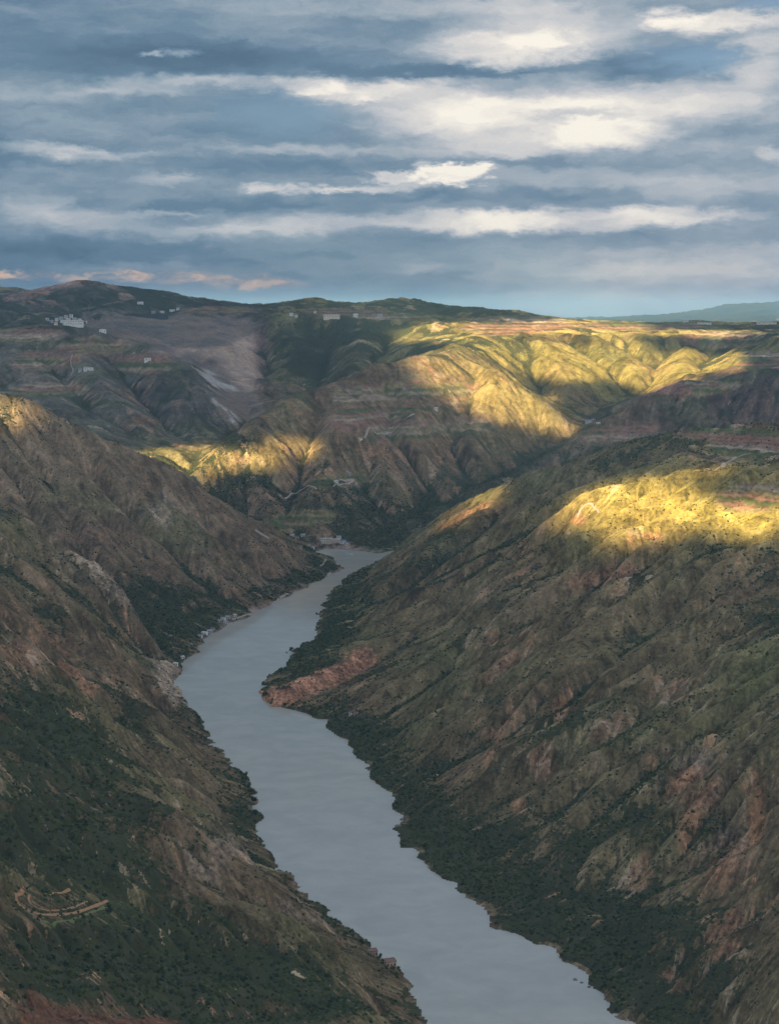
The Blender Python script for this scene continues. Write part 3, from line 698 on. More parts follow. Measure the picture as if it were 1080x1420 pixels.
# ------------------------------------------------------------------ haze
def box_mesh(name, lo, hi):
    x0, y0, z0 = lo; x1, y1, z1 = hi
    me = bpy.data.meshes.new(name)
    me.from_pydata([(x0,y0,z0),(x1,y0,z0),(x1,y1,z0),(x0,y1,z0),(x0,y0,z1),(x1,y0,z1),(x1,y1,z1),(x0,y1,z1)], [], [(0,3,2,1),(4,5,6,7),(0,1,5,4),(1,2,6,5),(2,3,7,6),(3,0,4,7)])
    return me
zlo, zhi = float(FZ.min()), float(FZ.max())
me = box_mesh('haze', (-17500, -400, zlo - 1), (17500, 41000, zhi + 30))
haze = bpy.data.objects.new('haze', me); COL.objects.link(haze); haze['kind'] = 'stuff'
m, nt = new_mat('haze_air')
out = N(nt, 'ShaderNodeOutputMaterial'); pv = N(nt, 'ShaderNodeVolumePrincipled', inp={'Color': (.38, .69, 1.0, 1), 'Density': 3.1e-5, 'Anisotropy': .2})
link(nt, pv.outputs[0], out.inputs['Volume']); me.materials.append(m)

# ------------------------------------------------------------------ unseen cloud deck added towards the sun, its gaps shaped to throw the sun patches
LIT = [(895,700,110,46,-4,2600,3750,1),(1045,712,62,34,-6,2500,3600,1),(662,700,64,20,-28,3850,4500,.62),(810,640,60,12,-5,3900,4300,.25),(1000,640,80,20,0,3200,4050,.35),
       (690,535,120,48,16,5300,7000,1),(600,515,50,26,0,5300,7000,.6),(770,580,40,20,35,5300,6900,.9),(640,460,110,18,0,6800,9300,.75),(800,455,110,14,0,7200,11000,1),(720,485,80,24,0,6400,8200,.75),
       (850,500,130,34,0,6400,8400,1),(930,525,50,26,0,6400,8000,.9),(1000,500,50,18,0,6400,8400,.8),(960,462,110,7,0,7600,11000,.7),(300,636,130,24,-6,4800,6600,.95),(410,620,50,24,-10,4900,6300,.8),
       (230,636,50,16,10,4900,6600,.9),(0,565,70,24,12,4000,4700,2.0),(640,600,60,20,0,5000,6300,.35)]
DARK = [(815,548,50,26,-10,6200,8200,.95),(900,488,60,12,-10,6400,8200,.5),(760,470,40,9,0,6400,8200,.4)]
PX, PY = project(Xg, Yg, Z)
lit = np.zeros((NV, NU), f32)
for b in LIT: lit = np.maximum(lit, b[-1] * blob(*b[:-1], p=1.6).astype(f32))
for b in DARK: lit = lit * (1 - b[-1] * blob(*b[:-1], p=1.6).astype(f32))
elmax = np.maximum.accumulate((Z - H0) / Yg, 0)
vis = ((Z - H0) / Yg >= elmax - .004) & (Yg < 12500) & (np.abs(PX - 540) < 620)
ZD = 3500.0
kx, ky = sun_v.x / sun_v.z, sun_v.y / sun_v.z
qx = (Xg + kx * (ZD - Z))[vis]; qy = (Yg + ky * (ZD - Z))[vis]; ql = lit[vis]
GS = 35.0
gx0, gx1, gy0, gy1 = -9500.0, 4200.0, -8500.0, 11800.0
gw, gh = int((gx1 - gx0) / GS) + 1, int((gy1 - gy0) / GS) + 1
ci = ((qy - gy0) / GS).round().astype(int).clip(0, gh - 1); cj = ((qx - gx0) / GS).round().astype(int).clip(0, gw - 1)
num = np.bincount(ci * gw + cj, weights=ql, minlength=gh * gw).reshape(gh, gw); den = np.bincount(ci * gw + cj, minlength=gh * gw).reshape(gh, gw).astype(float)
gap = np.where(den > 0, num / np.maximum(den, 1), 0); have = (den > 0).astype(float)
for _ in range(14):                       # spread into cells that saw no ground
    b1, b0 = blur(gap * have, 1), blur(have, 1)
    gap = np.where(have > 0, gap, np.where(b0 > .02, b1 / np.maximum(b0, 1e-6), 0)); have = np.maximum(have, (b0 > .02) * .6)
gap = blur(gap, 2)
DXg, DYg = np.meshgrid(gx0 + np.arange(gw) * GS, gy0 + np.arange(gh) * GS)
puff = fbm(DXg / 900, DYg / 900, 4, 501); fine = fbm(DXg / 220, DYg / 220, 3, 511)
gap = sstep(.28, .58, gap + (.26 * fine + .16 * puff) * sstep(0, .3, gap))
thick = 260 * (1 - .75 * gap) * (1 + .5 * puff)
nV = gw * gh
tk = thick.clip(30, 600) * .45
bot = ZD - 60 * (1 - .8 * gap) * (1 + .8 * fine)
idx = np.arange(nV).reshape(gh, gw)
co = np.concatenate([np.stack([DXg + kx * tk, DYg + ky * tk, ZD + tk], -1).reshape(-1, 3), np.stack([DXg, DYg, bot], -1).reshape(-1, 3)])
qt = np.stack([idx[:-1, :-1], idx[:-1, 1:], idx[1:, 1:], idx[1:, :-1]], -1).reshape(-1, 4)
qb = qt[:, ::-1] + nV
rim = np.concatenate([idx[0, :], idx[1:, -1], idx[-1, -2::-1], idx[-2:0:-1, 0]])
rq = np.stack([rim, rim + nV, np.roll(rim, -1) + nV, np.roll(rim, -1)], -1)
allq = np.concatenate([qt, qb, rq]).astype(np.int32)
me = bpy.data.meshes.new('shade_clouds'); me.vertices.add(2 * nV); me.vertices.foreach_set('co', co.astype(f32).reshape(-1))
me.loops.add(allq.size); me.loops.foreach_set('vertex_index', allq.reshape(-1)); me.polygons.add(len(allq)); me.polygons.foreach_set('loop_start', np.arange(len(allq), dtype=np.int32) * 4)
me.polygons.foreach_set('use_smooth', np.ones(len(allq), bool)); me.update(calc_edges=True)
a = me.attributes.new('gap', 'FLOAT', 'POINT'); a.data.foreach_set('value', np.concatenate([gap.reshape(-1)] * 2).astype(f32))
shade_clouds = bpy.data.objects.new('shade_clouds', me); COL.objects.link(shade_clouds); shade_clouds['kind'] = 'stuff'
m, nt = new_mat('shade_cloud_vapour')
out = N(nt, 'ShaderNodeOutputMaterial'); tr = N(nt, 'ShaderNodeBsdfTransparent'); d0 = N(nt, 'ShaderNodeBsdfDiffuse', inp={'Color': (.8, .8, .8, 1)}); d1 = N(nt, 'ShaderNodeBsdfTranslucent', inp={'Color': (.50, .66, .95, 1)}); df = N(nt, 'ShaderNodeMixShader', inp={0: .5}); link(nt, d0.outputs[0], df.inputs[1]); link(nt, d1.outputs[0], df.inputs[2])
ag = N(nt, 'ShaderNodeAttribute', attribute_name='gap'); mxs = N(nt, 'ShaderNodeMixShader')
link(nt, math_n(nt, 'POWER', ag.outputs['Fac'], .5), mxs.inputs[0]); link(nt, df.outputs[0], mxs.inputs[1]); link(nt, tr.outputs[0], mxs.inputs[2]); link(nt, mxs.outputs[0], out.inputs[0])
me.materials.append(m)
#@@OBJ
# ------------------------------------------------------------------ objects standing on the ground
def hitf(px, py): return hit(px, py, ZF)
# heights read from the finished sheet
ZF = Z.copy()
def ground(x, y):
    i = np.interp(math.log(y), fv, np.arange(len(fv))); j = (x / y - fu[0]) / (fu[1] - fu[0])
    i = min(max(i, 0), len(fv) - 1.001); j = min(max(j, 0), len(fu) - 1.001)
    i0, j0 = int(i), int(j); a, b = i - i0, j - j0
    return float((FZ[i0, j0] * (1 - a) + FZ[i0 + 1, j0] * a) * (1 - b) + (FZ[i0, j0 + 1] * (1 - a) + FZ[i0 + 1, j0 + 1] * a) * b)

def diffuse_mat(name, c, c2=None, scale=.6, rough=.8):
    if name in MATS: return MATS[name]
    m, nt = new_mat(name)
    out = N(nt, 'ShaderNodeOutputMaterial'); pb = N(nt, 'ShaderNodeBsdfPrincipled', inp={'Roughness': rough}); pb.inputs['Specular IOR Level'].default_value = .2
    g = N(nt, 'ShaderNodeNewGeometry'); n = N(nt, 'ShaderNodeTexNoise', inp={'Scale': scale, 'Detail': 4, 'Roughness': .6}); link(nt, g.outputs['Position'], n.inputs['Vector'])
    mx = N(nt, 'ShaderNodeMix', data_type='RGBA'); mx.inputs[6].default_value = (*c, 1); mx.inputs[7].default_value = (*(c2 or [x * .7 for x in c]), 1)
    link(nt, maprange(nt, n.outputs['Fac'], .3, .7), mx.inputs[0]); link(nt, mx.outputs[2], pb.inputs['Base Color']); link(nt, pb.outputs[0], out.inputs[0])
    MATS[name] = m; return m
def foliage_mat():
    m, nt = new_mat('foliage')
    out = N(nt, 'ShaderNodeOutputMaterial'); d = N(nt, 'ShaderNodeBsdfDiffuse'); oi = N(nt, 'ShaderNodeObjectInfo')
    g = N(nt, 'ShaderNodeNewGeometry'); n = N(nt, 'ShaderNodeTexNoise', inp={'Scale': .5, 'Detail': 3}); link(nt, g.outputs['Position'], n.inputs['Vector'])
    r = N(nt, 'ShaderNodeValToRGB'); cr = r.color_ramp; cr.elements.new(.5); cr.elements.new(.8)
    for e, (p, c) in zip(cr.elements, [(0, (.014, .025, .014)), (.45, (.034, .048, .024)), (.8, (.066, .074, .030)), (1, (.090, .082, .038))]): e.position = p; e.color = (*c, 1)
    link(nt, math_n(nt, 'ADD', math_n(nt, 'MULTIPLY', oi.outputs['Random'], .75), math_n(nt, 'MULTIPLY_ADD', n.outputs['Fac'], .6, -.18)), r.inputs[0]); link(nt, r.outputs[0], d.inputs[0]); link(nt, d.outputs[0], out.inputs[0])
    return m
FOLIAGE = foliage_mat()
BARK = diffuse_mat('bark', (.08, .06, .045))

# --- scrub that dots the slopes: one uncountable cover, scattered as instances of a few bush shapes
elm = np.maximum.accumulate((FZ - H0) / FY, 0)
seen = ((FZ - H0) / FY >= elm - .0025)
QX, QY = project(FX, FY, FZ)
cell = (FY * .00092) * (FY * .0011)
fgrow = up(n_mid)
clump = fbm(FX / 34, FY / 34, 2, 601)
dens = np.where(FY < 5600, (np.clip(fveg * 1.25 - .12 + .45 * clump, 0, 1) ** 1.5) / 32.0 + .0016 * (.35 + sstep(-.3, .5, clump)) * (1 - .85 * up(basin)) * (1 - .6 * up(terr)) * 2.2, 0)
dens = dens * np.clip(2.0 - FY / 3600, .35, 1.0) * (FZ > 1.6) * seen * (np.abs(QX - 540) < 640) * (QY < 1500)
lam = dens * cell
cnt = rng.poisson(np.clip(lam, 0, 3))
ri, rj = np.nonzero(cnt)

ox = (rng.random(len(ri)) - .5) * .00092; ov = (rng.random(len(ri)) - .5) * .0011
sv_ = fv[ri] + ov; sy = np.exp(sv_); su = fu[rj] + ox; sx = su * sy
def ground_v(x, y):
    i = np.interp(np.log(y), fv, np.arange(len(fv))); j = (x / y - fu[0]) / (fu[1] - fu[0])
    i = np.clip(i, 0, len(fv) - 1.001); j = np.clip(j, 0, len(fu) - 1.001); i0 = i.astype(int); j0 = j.astype(int); a = i - i0; b = j - j0
    return (FZ[i0, j0] * (1 - a) + FZ[i0 + 1, j0] * a) * (1 - b) + (FZ[i0, j0 + 1] * (1 - a) + FZ[i0 + 1, j0 + 1] * a) * b
sz = ground_v(sx, sy)
cover_here = fveg[ri, rj]
ssize = (.75 + 1.15 * rng.random(len(ri)) ** 2 + 1.3 * cover_here * rng.random(len(ri))) * np.clip(.8 + sy / 6000, .9, 1.5)
sqx, sqy = project(sx, sy, sz)
# the ones that show largest stand as single shrubs and trees
app = ssize / sy * ((np.abs(sqx - 540) < 545) & (sqy < 1418))
order = np.argsort(-app)
NS = 290
single = order[:NS]; rest = np.ones(len(ri), bool); rest[single] = False

def bush_mesh(name, seed, tall=1.0, sub=2):
    bm = bmesh.new(); bmesh.ops.create_icosphere(bm, subdivisions=sub, radius=1.0)
    rr = random.Random(seed); lob = [(Vector((rr.uniform(-1, 1), rr.uniform(-1, 1), rr.uniform(-.2, 1))).normalized(), rr.uniform(.25, .55)) for _ in range(7)]
    for v in bm.verts:
        d = v.co.normalized(); r = .62 + max((a * max(0, d.dot(l)) ** 5) for l, a in lob) + rr.uniform(-.13, .13)
        v.co = Vector((d.x * r, d.y * r, max(d.z, -.35) * r * tall * .85 + .28))
    me = bpy.data.meshes.new(name); bm.to_mesh(me); bm.free(); me.materials.append(FOLIAGE); return me
me = bpy.data.meshes.new('scrub'); nr = int(rest.sum())
me.vertices.add(nr); me.vertices.foreach_set('co', np.stack([sx, sy, sz], -1)[rest].astype(f32).reshape(-1))
a = me.attributes.new('size', 'FLOAT', 'POINT'); a.data.foreach_set('value', ssize[rest].astype(f32))
a = me.attributes.new('turn', 'FLOAT', 'POINT'); a.data.foreach_set('value', (rng.random(nr) * 6.283).astype(f32))
a = me.attributes.new('form', 'INT', 'POINT'); a.data.foreach_set('value', rng.integers(0, 3, nr).astype(np.int32))
me.materials.append(FOLIAGE)
scrub = bpy.data.objects.new('scrub', me); COL.objects.link(scrub); scrub['kind'] = 'stuff'
ng = bpy.data.node_groups.new('scrub_scatter', 'GeometryNodeTree')
ng.interface.new_socket('Geometry', in_out='INPUT', socket_type='NodeSocketGeometry'); ng.interface.new_socket('Geometry', in_out='OUTPUT', socket_type='NodeSocketGeometry')
gi = ng.nodes.new('NodeGroupInput'); go = ng.nodes.new('NodeGroupOutput'); jn = ng.nodes.new('GeometryNodeJoinGeometry')
def nattr(name, t):
    n = ng.nodes.new('GeometryNodeInputNamedAttribute'); n.data_type = t; n.inputs[0].default_value = name; return n.outputs[0]
asz, atn, afm = nattr('size', 'FLOAT'), nattr('turn', 'FLOAT'), nattr('form', 'INT')
for k in range(3):
    ico = ng.nodes.new('GeometryNodeMeshIcoSphere'); ico.inputs[0].default_value = 1.0; ico.inputs[1].default_value = 2
    spn = ng.nodes.new('GeometryNodeSetPosition'); nn = ng.nodes.new('ShaderNodeTexNoise'); nn.inputs['Scale'].default_value = 1.7; nn.inputs['Detail'].default_value = 2
    psn = ng.nodes.new('GeometryNodeInputPosition'); ad = ng.nodes.new('ShaderNodeVectorMath'); ad.inputs[1].default_value = (k * 7.3, k * 3.1, 0)
    ng.links.new(psn.outputs[0], ad.inputs[0]); ng.links.new(ad.outputs[0], nn.inputs['Vector'])
    m1 = ng.nodes.new('ShaderNodeMath'); m1.operation = 'MULTIPLY_ADD'; m1.inputs[1].default_value = 2.6; m1.inputs[2].default_value = -.35; ng.links.new(nn.outputs[0], m1.inputs[0])
    vs1 = ng.nodes.new('ShaderNodeVectorMath'); vs1.operation = 'SCALE'; ng.links.new(psn.outputs[0], vs1.inputs[0]); ng.links.new(m1.outputs[0], vs1.inputs['Scale'])
    v2 = ng.nodes.new('ShaderNodeVectorMath'); v2.operation = 'MULTIPLY_ADD'; v2.inputs[1].default_value = [(1.0, .9, .75), (.85, 1.05, .95), (1.1, 1.0, .6)][k]; v2.inputs[2].default_value = (0, 0, .35)
    ng.links.new(vs1.outputs[0], v2.inputs[0]); ng.links.new(ico.outputs[0], spn.inputs['Geometry']); ng.links.new(v2.outputs[0], spn.inputs['Position'])
    sm = ng.nodes.new('GeometryNodeSetMaterial'); sm.inputs['Material'].default_value = FOLIAGE; ng.links.new(spn.outputs[0], sm.inputs['Geometry'])
    io = ng.nodes.new('GeometryNodeInstanceOnPoints'); cp = ng.nodes.new('FunctionNodeCompare'); cp.data_type = 'INT'; cp.operation = 'EQUAL'
    ng.links.new(afm, cp.inputs['A'] if 'A' in cp.inputs else cp.inputs[2])
    for s_ in cp.inputs:
        if s_.type == 'INT' and s_.name == 'B': s_.default_value = k
        if s_.type == 'INT' and s_.name == 'A' and not s_.is_linked: ng.links.new(afm, s_)
    cb = ng.nodes.new('ShaderNodeCombineXYZ'); ng.links.new(atn, cb.inputs[2])
    ng.links.new(gi.outputs[0], io.inputs['Points']); ng.links.new(cp.outputs[0], io.inputs['Selection']); ng.links.new(sm.outputs[0], io.inputs['Instance'])
    ng.links.new(cb.outputs[0], io.inputs['Rotation']); ng.links.new(asz, io.inputs['Scale']); ng.links.new(io.outputs[0], jn.inputs[0])
ng.links.new(jn.outputs[0], go.inputs[0])
md = scrub.modifiers.new('scatter', 'NODES'); md.node_group = ng
#@@HOUSES
def place_hit(px, py):
    for k in range(14):
        h = hit(px, py + k * .8)
        if h and h[1] < 15000: return h[0], h[1], ground(h[0], h[1])
    return None
def obj(name, bm, mat, parent=None):
    me = bpy.data.meshes.new(name); bm.to_mesh(me); bm.free()
    for mm in (mat if isinstance(mat, (list, tuple)) else [mat]): me.materials.append(mm)
    o = bpy.data.objects.new(name, me); COL.objects.link(o)
    if parent: o.parent = parent
    return o
def thing(name, label, cat, loc, rz=0, group=None):
    o = bpy.data.objects.new(name, None); COL.objects.link(o); o.location = loc; o.rotation_euler = (0, 0, rz); o.empty_display_size = 3
    return tag(o, label, cat, group)
def tag(o, label, cat, group=None):
    o['label'] = label; o['category'] = cat
    if group: o['group'] = group
    return o
def bx(bm, cx, cy, cz, sx, sy, sz, rz=0):
    r = bmesh.ops.create_cube(bm, size=1.0)
    M = Matrix.Translation((cx, cy, cz)) @ Matrix.Rotation(rz, 4, 'Z') @ Matrix.Diagonal((sx, sy, sz, 1))
    bmesh.ops.transform(bm, matrix=M, verts=r['verts']); return r['verts']
WHITE = diffuse_mat('whitewash', (.62, .60, .56), (.48, .46, .42), .12)
CREAM = diffuse_mat('cream_render', (.62, .54, .42), (.50, .43, .33), .12)
ADOBE = diffuse_mat('adobe', (.42, .29, .20), (.32, .21, .14), .3)
GREYW = diffuse_mat('grey_render', (.40, .41, .42), (.30, .31, .32), .15)
TILE = diffuse_mat('clay_tile', (.20, .12, .09), (.13, .08, .07), .4)
GREYR = diffuse_mat('grey_roof', (.30, .31, .33), (.20, .21, .23), .3)
PALER = diffuse_mat('pale_roof', (.62, .60, .57), (.48, .46, .43), .2)
BLUER = diffuse_mat('blue_metal_roof', (.15, .21, .28), (.11, .16, .22), .2)
WINDOW = diffuse_mat('dark_glass', (.03, .035, .045), (.05, .06, .07), .5, .2)
WOOD = diffuse_mat('dark_wood', (.10, .065, .04), None, .8)
TONES = {'white': (WHITE, GREYR), 'whitep': (WHITE, PALER), 'cream': (CREAM, TILE), 'creamp': (CREAM, PALER), 'adobe': (ADOBE, TILE), 'adobep': (ADOBE, TILE), 'grey': (GREYW, GREYR), 'blue': (WHITE, BLUER)}
def house(px, py, wpx, hpx, tone, label, group=None, kind='house', roof='gable', rz=None, depth=.7, name=None, nwin=2, storeys=1):
    h = place_hit(px, py)
    if not h: print('no place', label); return None
    x, y, z = h; d = y / FOC * 1.02
    w, hh = wpx * d, hpx * d; dd = w * depth if w < 26 else max(9, w * .22)
    rz = rng.uniform(-.5, .5) if rz is None else rz
    wm, rm = TONES[tone]
    t = thing(name or kind, label, kind.replace('_', ' '), (x, y, z), rz, group)
    low = -min(12, 4 + dd * .5)
    bm = bmesh.new(); bx(bm, 0, 0, (hh + low) / 2, w, dd, hh - low)
    if roof == 'gable':
        rise = dd * .28
        v = [bm.verts.new((sx * w / 2, sy * dd / 2, hh)) for sx in (-1, 1) for sy in (-1, 1)]; r0, r1 = bm.verts.new((-w / 2, 0, hh + rise * .9)), bm.verts.new((w / 2, 0, hh + rise * .9))
        bm.faces.new((v[0], v[1], r0)); bm.faces.new((v[2], r1, v[3]))
    obj('wall', bm, wm, t)
    bm = bmesh.new(); e = .45 + w * .02
    if roof == 'gable':
        for sgn in (-1, 1):
            a = [bm.verts.new(c) for c in ((-w / 2 - e, 0, hh + rise), (w / 2 + e, 0, hh + rise), (w / 2 + e, sgn * (dd / 2 + e), hh - .2), (-w / 2 - e, sgn * (dd / 2 + e), hh - .2))]
            b = [bm.verts.new(q.co + Vector((0, 0, .35))) for q in a]
            for f in ((a[0], a[1], a[2], a[3]), (b[3], b[2], b[1], b[0]), (a[0], b[0], b[1], a[1]), (a[1], b[1], b[2], a[2]), (a[2], b[2], b[3], a[3]), (a[3], b[3], b[0], a[0])): bm.faces.new(f)
    else:
        bx(bm, 0, 0, hh + .15, w + e, dd + e, .3)
        for sx, sy, lx, ly in ((0, -1, w + e, .3), (0, 1, w + e, .3), (-1, 0, .3, dd + e - .62), (1, 0, .3, dd + e - .62)):
            bx(bm, sx * (w + e) / 2 - sx * .15, sy * (dd + e) / 2 - sy * .15, hh + .62, lx, ly, .6)
    obj('roof', bm, rm, t)
    sh = hh / storeys
    for st in range(storeys):
        for k in range(nwin):
            cx = -w / 2 + w * (k + .5) / nwin
            if st == 0 and k == nwin // 2: continue
            bm = bmesh.new(); bx(bm, cx, -dd / 2 - .05, st * sh + sh * .55, min(w / nwin * .5, 3), .14, sh * .42); obj('window', bm, WINDOW, t)
    cx = -w / 2 + w * (nwin // 2 + .5) / nwin
    bm = bmesh.new(); bx(bm, cx, -dd / 2 - .06, sh * .36, min(w / nwin * .4, 2.2), .16, sh * .7); obj('door', bm, WOOD, t)
    return t
# hilltop village on the far-left spur
house(102,451,27,6.5,'whitep','long white school building along the edge of the hilltop village', None,'school','flat',.03,nwin=12,storeys=2)
house(143,461.5,9,4,'whitep','lone white house on the spur right of the hilltop school',None,'house','flat',.1)
HV = 'houses of the hilltop village'
for i, (px, py, w, h, tn) in enumerate([(72,447,4.5,3.2,'grey'),(79,445,4.5,3.2,'white'),(85,443,5,3.5,'grey'),(92,441,5,3.5,'grey'),(99,440,4.5,3.2,'white'),(87,447,5,3.2,'white'),(95,445,6,3.4,'creamp'),(104,444.5,5,3.2,'grey'),(111,445.5,4.5,3,'creamp'),(119,447.5,4,3,'white'),(78,450,4.5,3,'cream'),(66,444,4,2.6,'grey')]):
    lab = {'grey': 'small grey house clustered behind the long white hilltop school', 'white': 'small white house clustered behind the long white hilltop school', 'creamp': 'small cream house with pale roof behind the hilltop school', 'cream': 'small cream house with brown tiled roof beside the hilltop school'}[tn]
    house(px, py, w, h, tn, lab, HV, roof='gable' if i % 3 else 'flat')
house(120,513.5,6.5,3.2,'white','white farmhouse on the village spur below the school, left of its twin',None)
house(127,513.5,5.5,3.2,'whitep','white flat-roofed farmhouse on the village spur, right of its twin',None,roof='flat')
house(112,515,4.5,2.6,'grey','small grey shed beside the two white farmhouses on the spur',None,'shed')
house(205,501,9,4,'whitep','pale house alone on the dark shoulder above the pink terraces',None,roof='flat')
RV = 'houses along the landslide rim'
for px, py, w, tn, lab in [(195,421.5,8,'whitep','white building on the dark slope above the landslide rim'),(213,435,5,'grey','small grey house on the landslide rim above the dark embankment'),(225,434,6,'white','small white house on the landslide rim, middle of a short row'),(239,432,7,'whitep','white flat-roofed block on the landslide rim, widest of a short row'),(247,430.5,4,'white','white tower-like house at the end of the landslide rim row')]:
    house(px, py, w, 3, tn, lab, RV, roof='flat' if 'p' in tn else 'gable', rz=.05)
PV = 'farmhouses on the back plateau'
for px, py, w, h, tn, lab in [(404,438,5,3,'white','white farmhouse at the dark plateau edge right of the landslide'),(411,440,4,2.5,'whitep','small white outbuilding beside the farmhouse at the plateau edge'),(437,434,4,2.4,'cream','cream farmhouse alone below the back ridge'),(460,441,22,5,'cream','long tan building with brown roof on the dark plateau'),(493,439,6,2.6,'whitep','pale house right of the long tan plateau building'),(527,439,6,2.4,'grey','grey house on the plateau under the twin hills')]:
    house(px, py, w, h, tn, lab, PV, rz=.05, nwin=6 if w > 15 else 2)
for px, py, w, h, tn, lab, k in [(950,447,8,4,'whitep','white building on the plateau skyline beside a low dark hill','house'),(976,450.5,18,2.5,'whitep','long low white shed on the plateau skyline','shed'),(1062,450,26,2.6,'creamp','long pale greenhouse block on the far right plateau rim','greenhouse')]:
    house(px, py, w, h, tn, lab, None, kind=k, roof='flat', rz=.02, nwin=4)
h = place_hit(202, 441)
if h:
    d = h[1] / FOC; L2, hh = 31 * d, 5.5 * d; bm = bmesh.new()
    prof = [(-4, -14), (-2.2, hh), (2.2, hh), (7, -14)]; rows = []
    for k in range(13):
        xx = -L2 + 2 * L2 * k / 12; dip = 1.2 * math.sin(k * .9); rows.append([bm.verts.new((xx, yy + 3 * math.sin(k / 4.0), zz + (dip if zz > 0 else 0))) for yy, zz in prof])
    for a, b in zip(rows[:-1], rows[1:]):
        for q in range(3): bm.faces.new((a[q], b[q], b[q + 1], a[q + 1]))
    bm.faces.new(rows[0]); bm.faces.new(rows[-1][::-1])
    o = obj('embankment', bm, diffuse_mat('dark_embankment', (.035, .042, .045), (.055, .06, .06), .08)); o.location = h; tag(o, 'long dark embankment along the top of the grey landslide slope', 'embankment')
# middle mountain farms
for px, py, w, h, tn, lab in [(604,568,5,3,'whitep','white farmhouse among the red terraces of the middle mountain'),(535,601,4,2.5,'white','small white house on the track across the middle mountain'),(500,609,5,2.2,'cream','cream house beside the dark gully of the middle mountain'),(466,669,6,2.6,'whitep','white house by the zigzag track low on the middle mountain'),(485,658,4,2.4,'grey','grey house above the zigzag track low on the middle mountain'),(815,587,7,3,'white','white house in the golden side valley, left of its neighbours'),(822,584,5,2.6,'grey','grey house in the golden side valley, between two white ones'),(829,588,5,2.6,'whitep','white flat-roofed house in the golden side valley, nearest the stream')]:
    house(px, py, w, h, tn, lab, None, roof='flat' if 'p' in tn else 'gable')
# village at the head of the river
house(452,754,15,7.5,'creamp','tall cream building with rows of windows in the riverside village',None,'building','flat',.05,.4,nwin=6,storeys=3)
house(466,753,13,5.5,'creamp','long cream building beside the tall one in the riverside village',None,'building','flat',.08,.4,nwin=6,storeys=2)
house(476,754,7,4,'blue','white house with a blue roof in the riverside village',None)
RVH = 'houses of the riverside village'
for i, (px, py, w, h, tn) in enumerate([(443,756,6,3.2,'adobe'),(447,751,6,3.4,'grey'),(457,748,7,3,'adobe'),(470,747,6,3,'white'),(481,756,5,3,'white'),(437,759,6,2.8,'adobe'),(428,757,5,2.6,'cream'),(420,744,6,2.6,'grey'),(412,747,5,2.6,'cream'),(405,744,5,2.4,'white'),(434,761,4,2.6,'white'),(416,760,6,2.6,'adobe')]):
    lab = {'adobe': 'brown adobe house beside the cream buildings of the riverside village', 'grey': 'grey house of the riverside village behind the cream buildings', 'white': 'small white house of the riverside village at the river bend', 'cream': 'cream house with tiled roof in the riverside village'}[tn]
    house(px, py, w, h, tn, lab, RVH)
# left bank hamlet
LH = 'houses of the left bank hamlet'
for i, (px, py, w, h, tn) in enumerate([(310,860,6,3.4,'white'),(316,858,6,3.2,'grey'),(322,857,5,3,'adobe'),(305,863,5,3.2,'grey'),(313,864,5,3,'white'),(326,855,4.5,3,'whitep'),(284,880,8,3.4,'whitep'),(291,877,7,3.2,'grey'),(278,884,6,3,'white'),(295,874,5,3,'adobe')]):
    far_grp = px > 300
    lab = {'white': 'white house', 'grey': 'grey roofed house', 'adobe': 'brown adobe house', 'whitep': 'flat-roofed white house'}[tn] + (' in the upstream cluster of the left bank hamlet' if far_grp else ' in the downstream cluster of the left bank hamlet')
    house(px, py, w, h, tn, lab, LH, roof='flat' if 'p' in tn else 'gable')
for px, py, lab in [(253,913,'white roofed shed among trees on the left bank below the hamlet'),(244,922,'small pale shed at the foot of the rocky left spur')]:
    house(px, py, 6, 3, 'whitep', lab, None, 'shed', 'flat')
house(494,991,7,3.4,'adobep','small tan hut beside the field behind the red cliff',None,'hut','flat',.2)
house(486,992,4,2.6,'white','tiny white hut near the field behind the red cliff',None,'hut')
house(517,1325,12,8,'adobep','tan flat-roofed hut on the steep left bank, upper of two above the river',None,'hut','flat',.25,.8,nwin=3)
house(541,1340,15,9,'adobep','larger tan flat-roofed hut at the edge above the river, lower of two',None,'hut','flat',.3,.8,nwin=3)

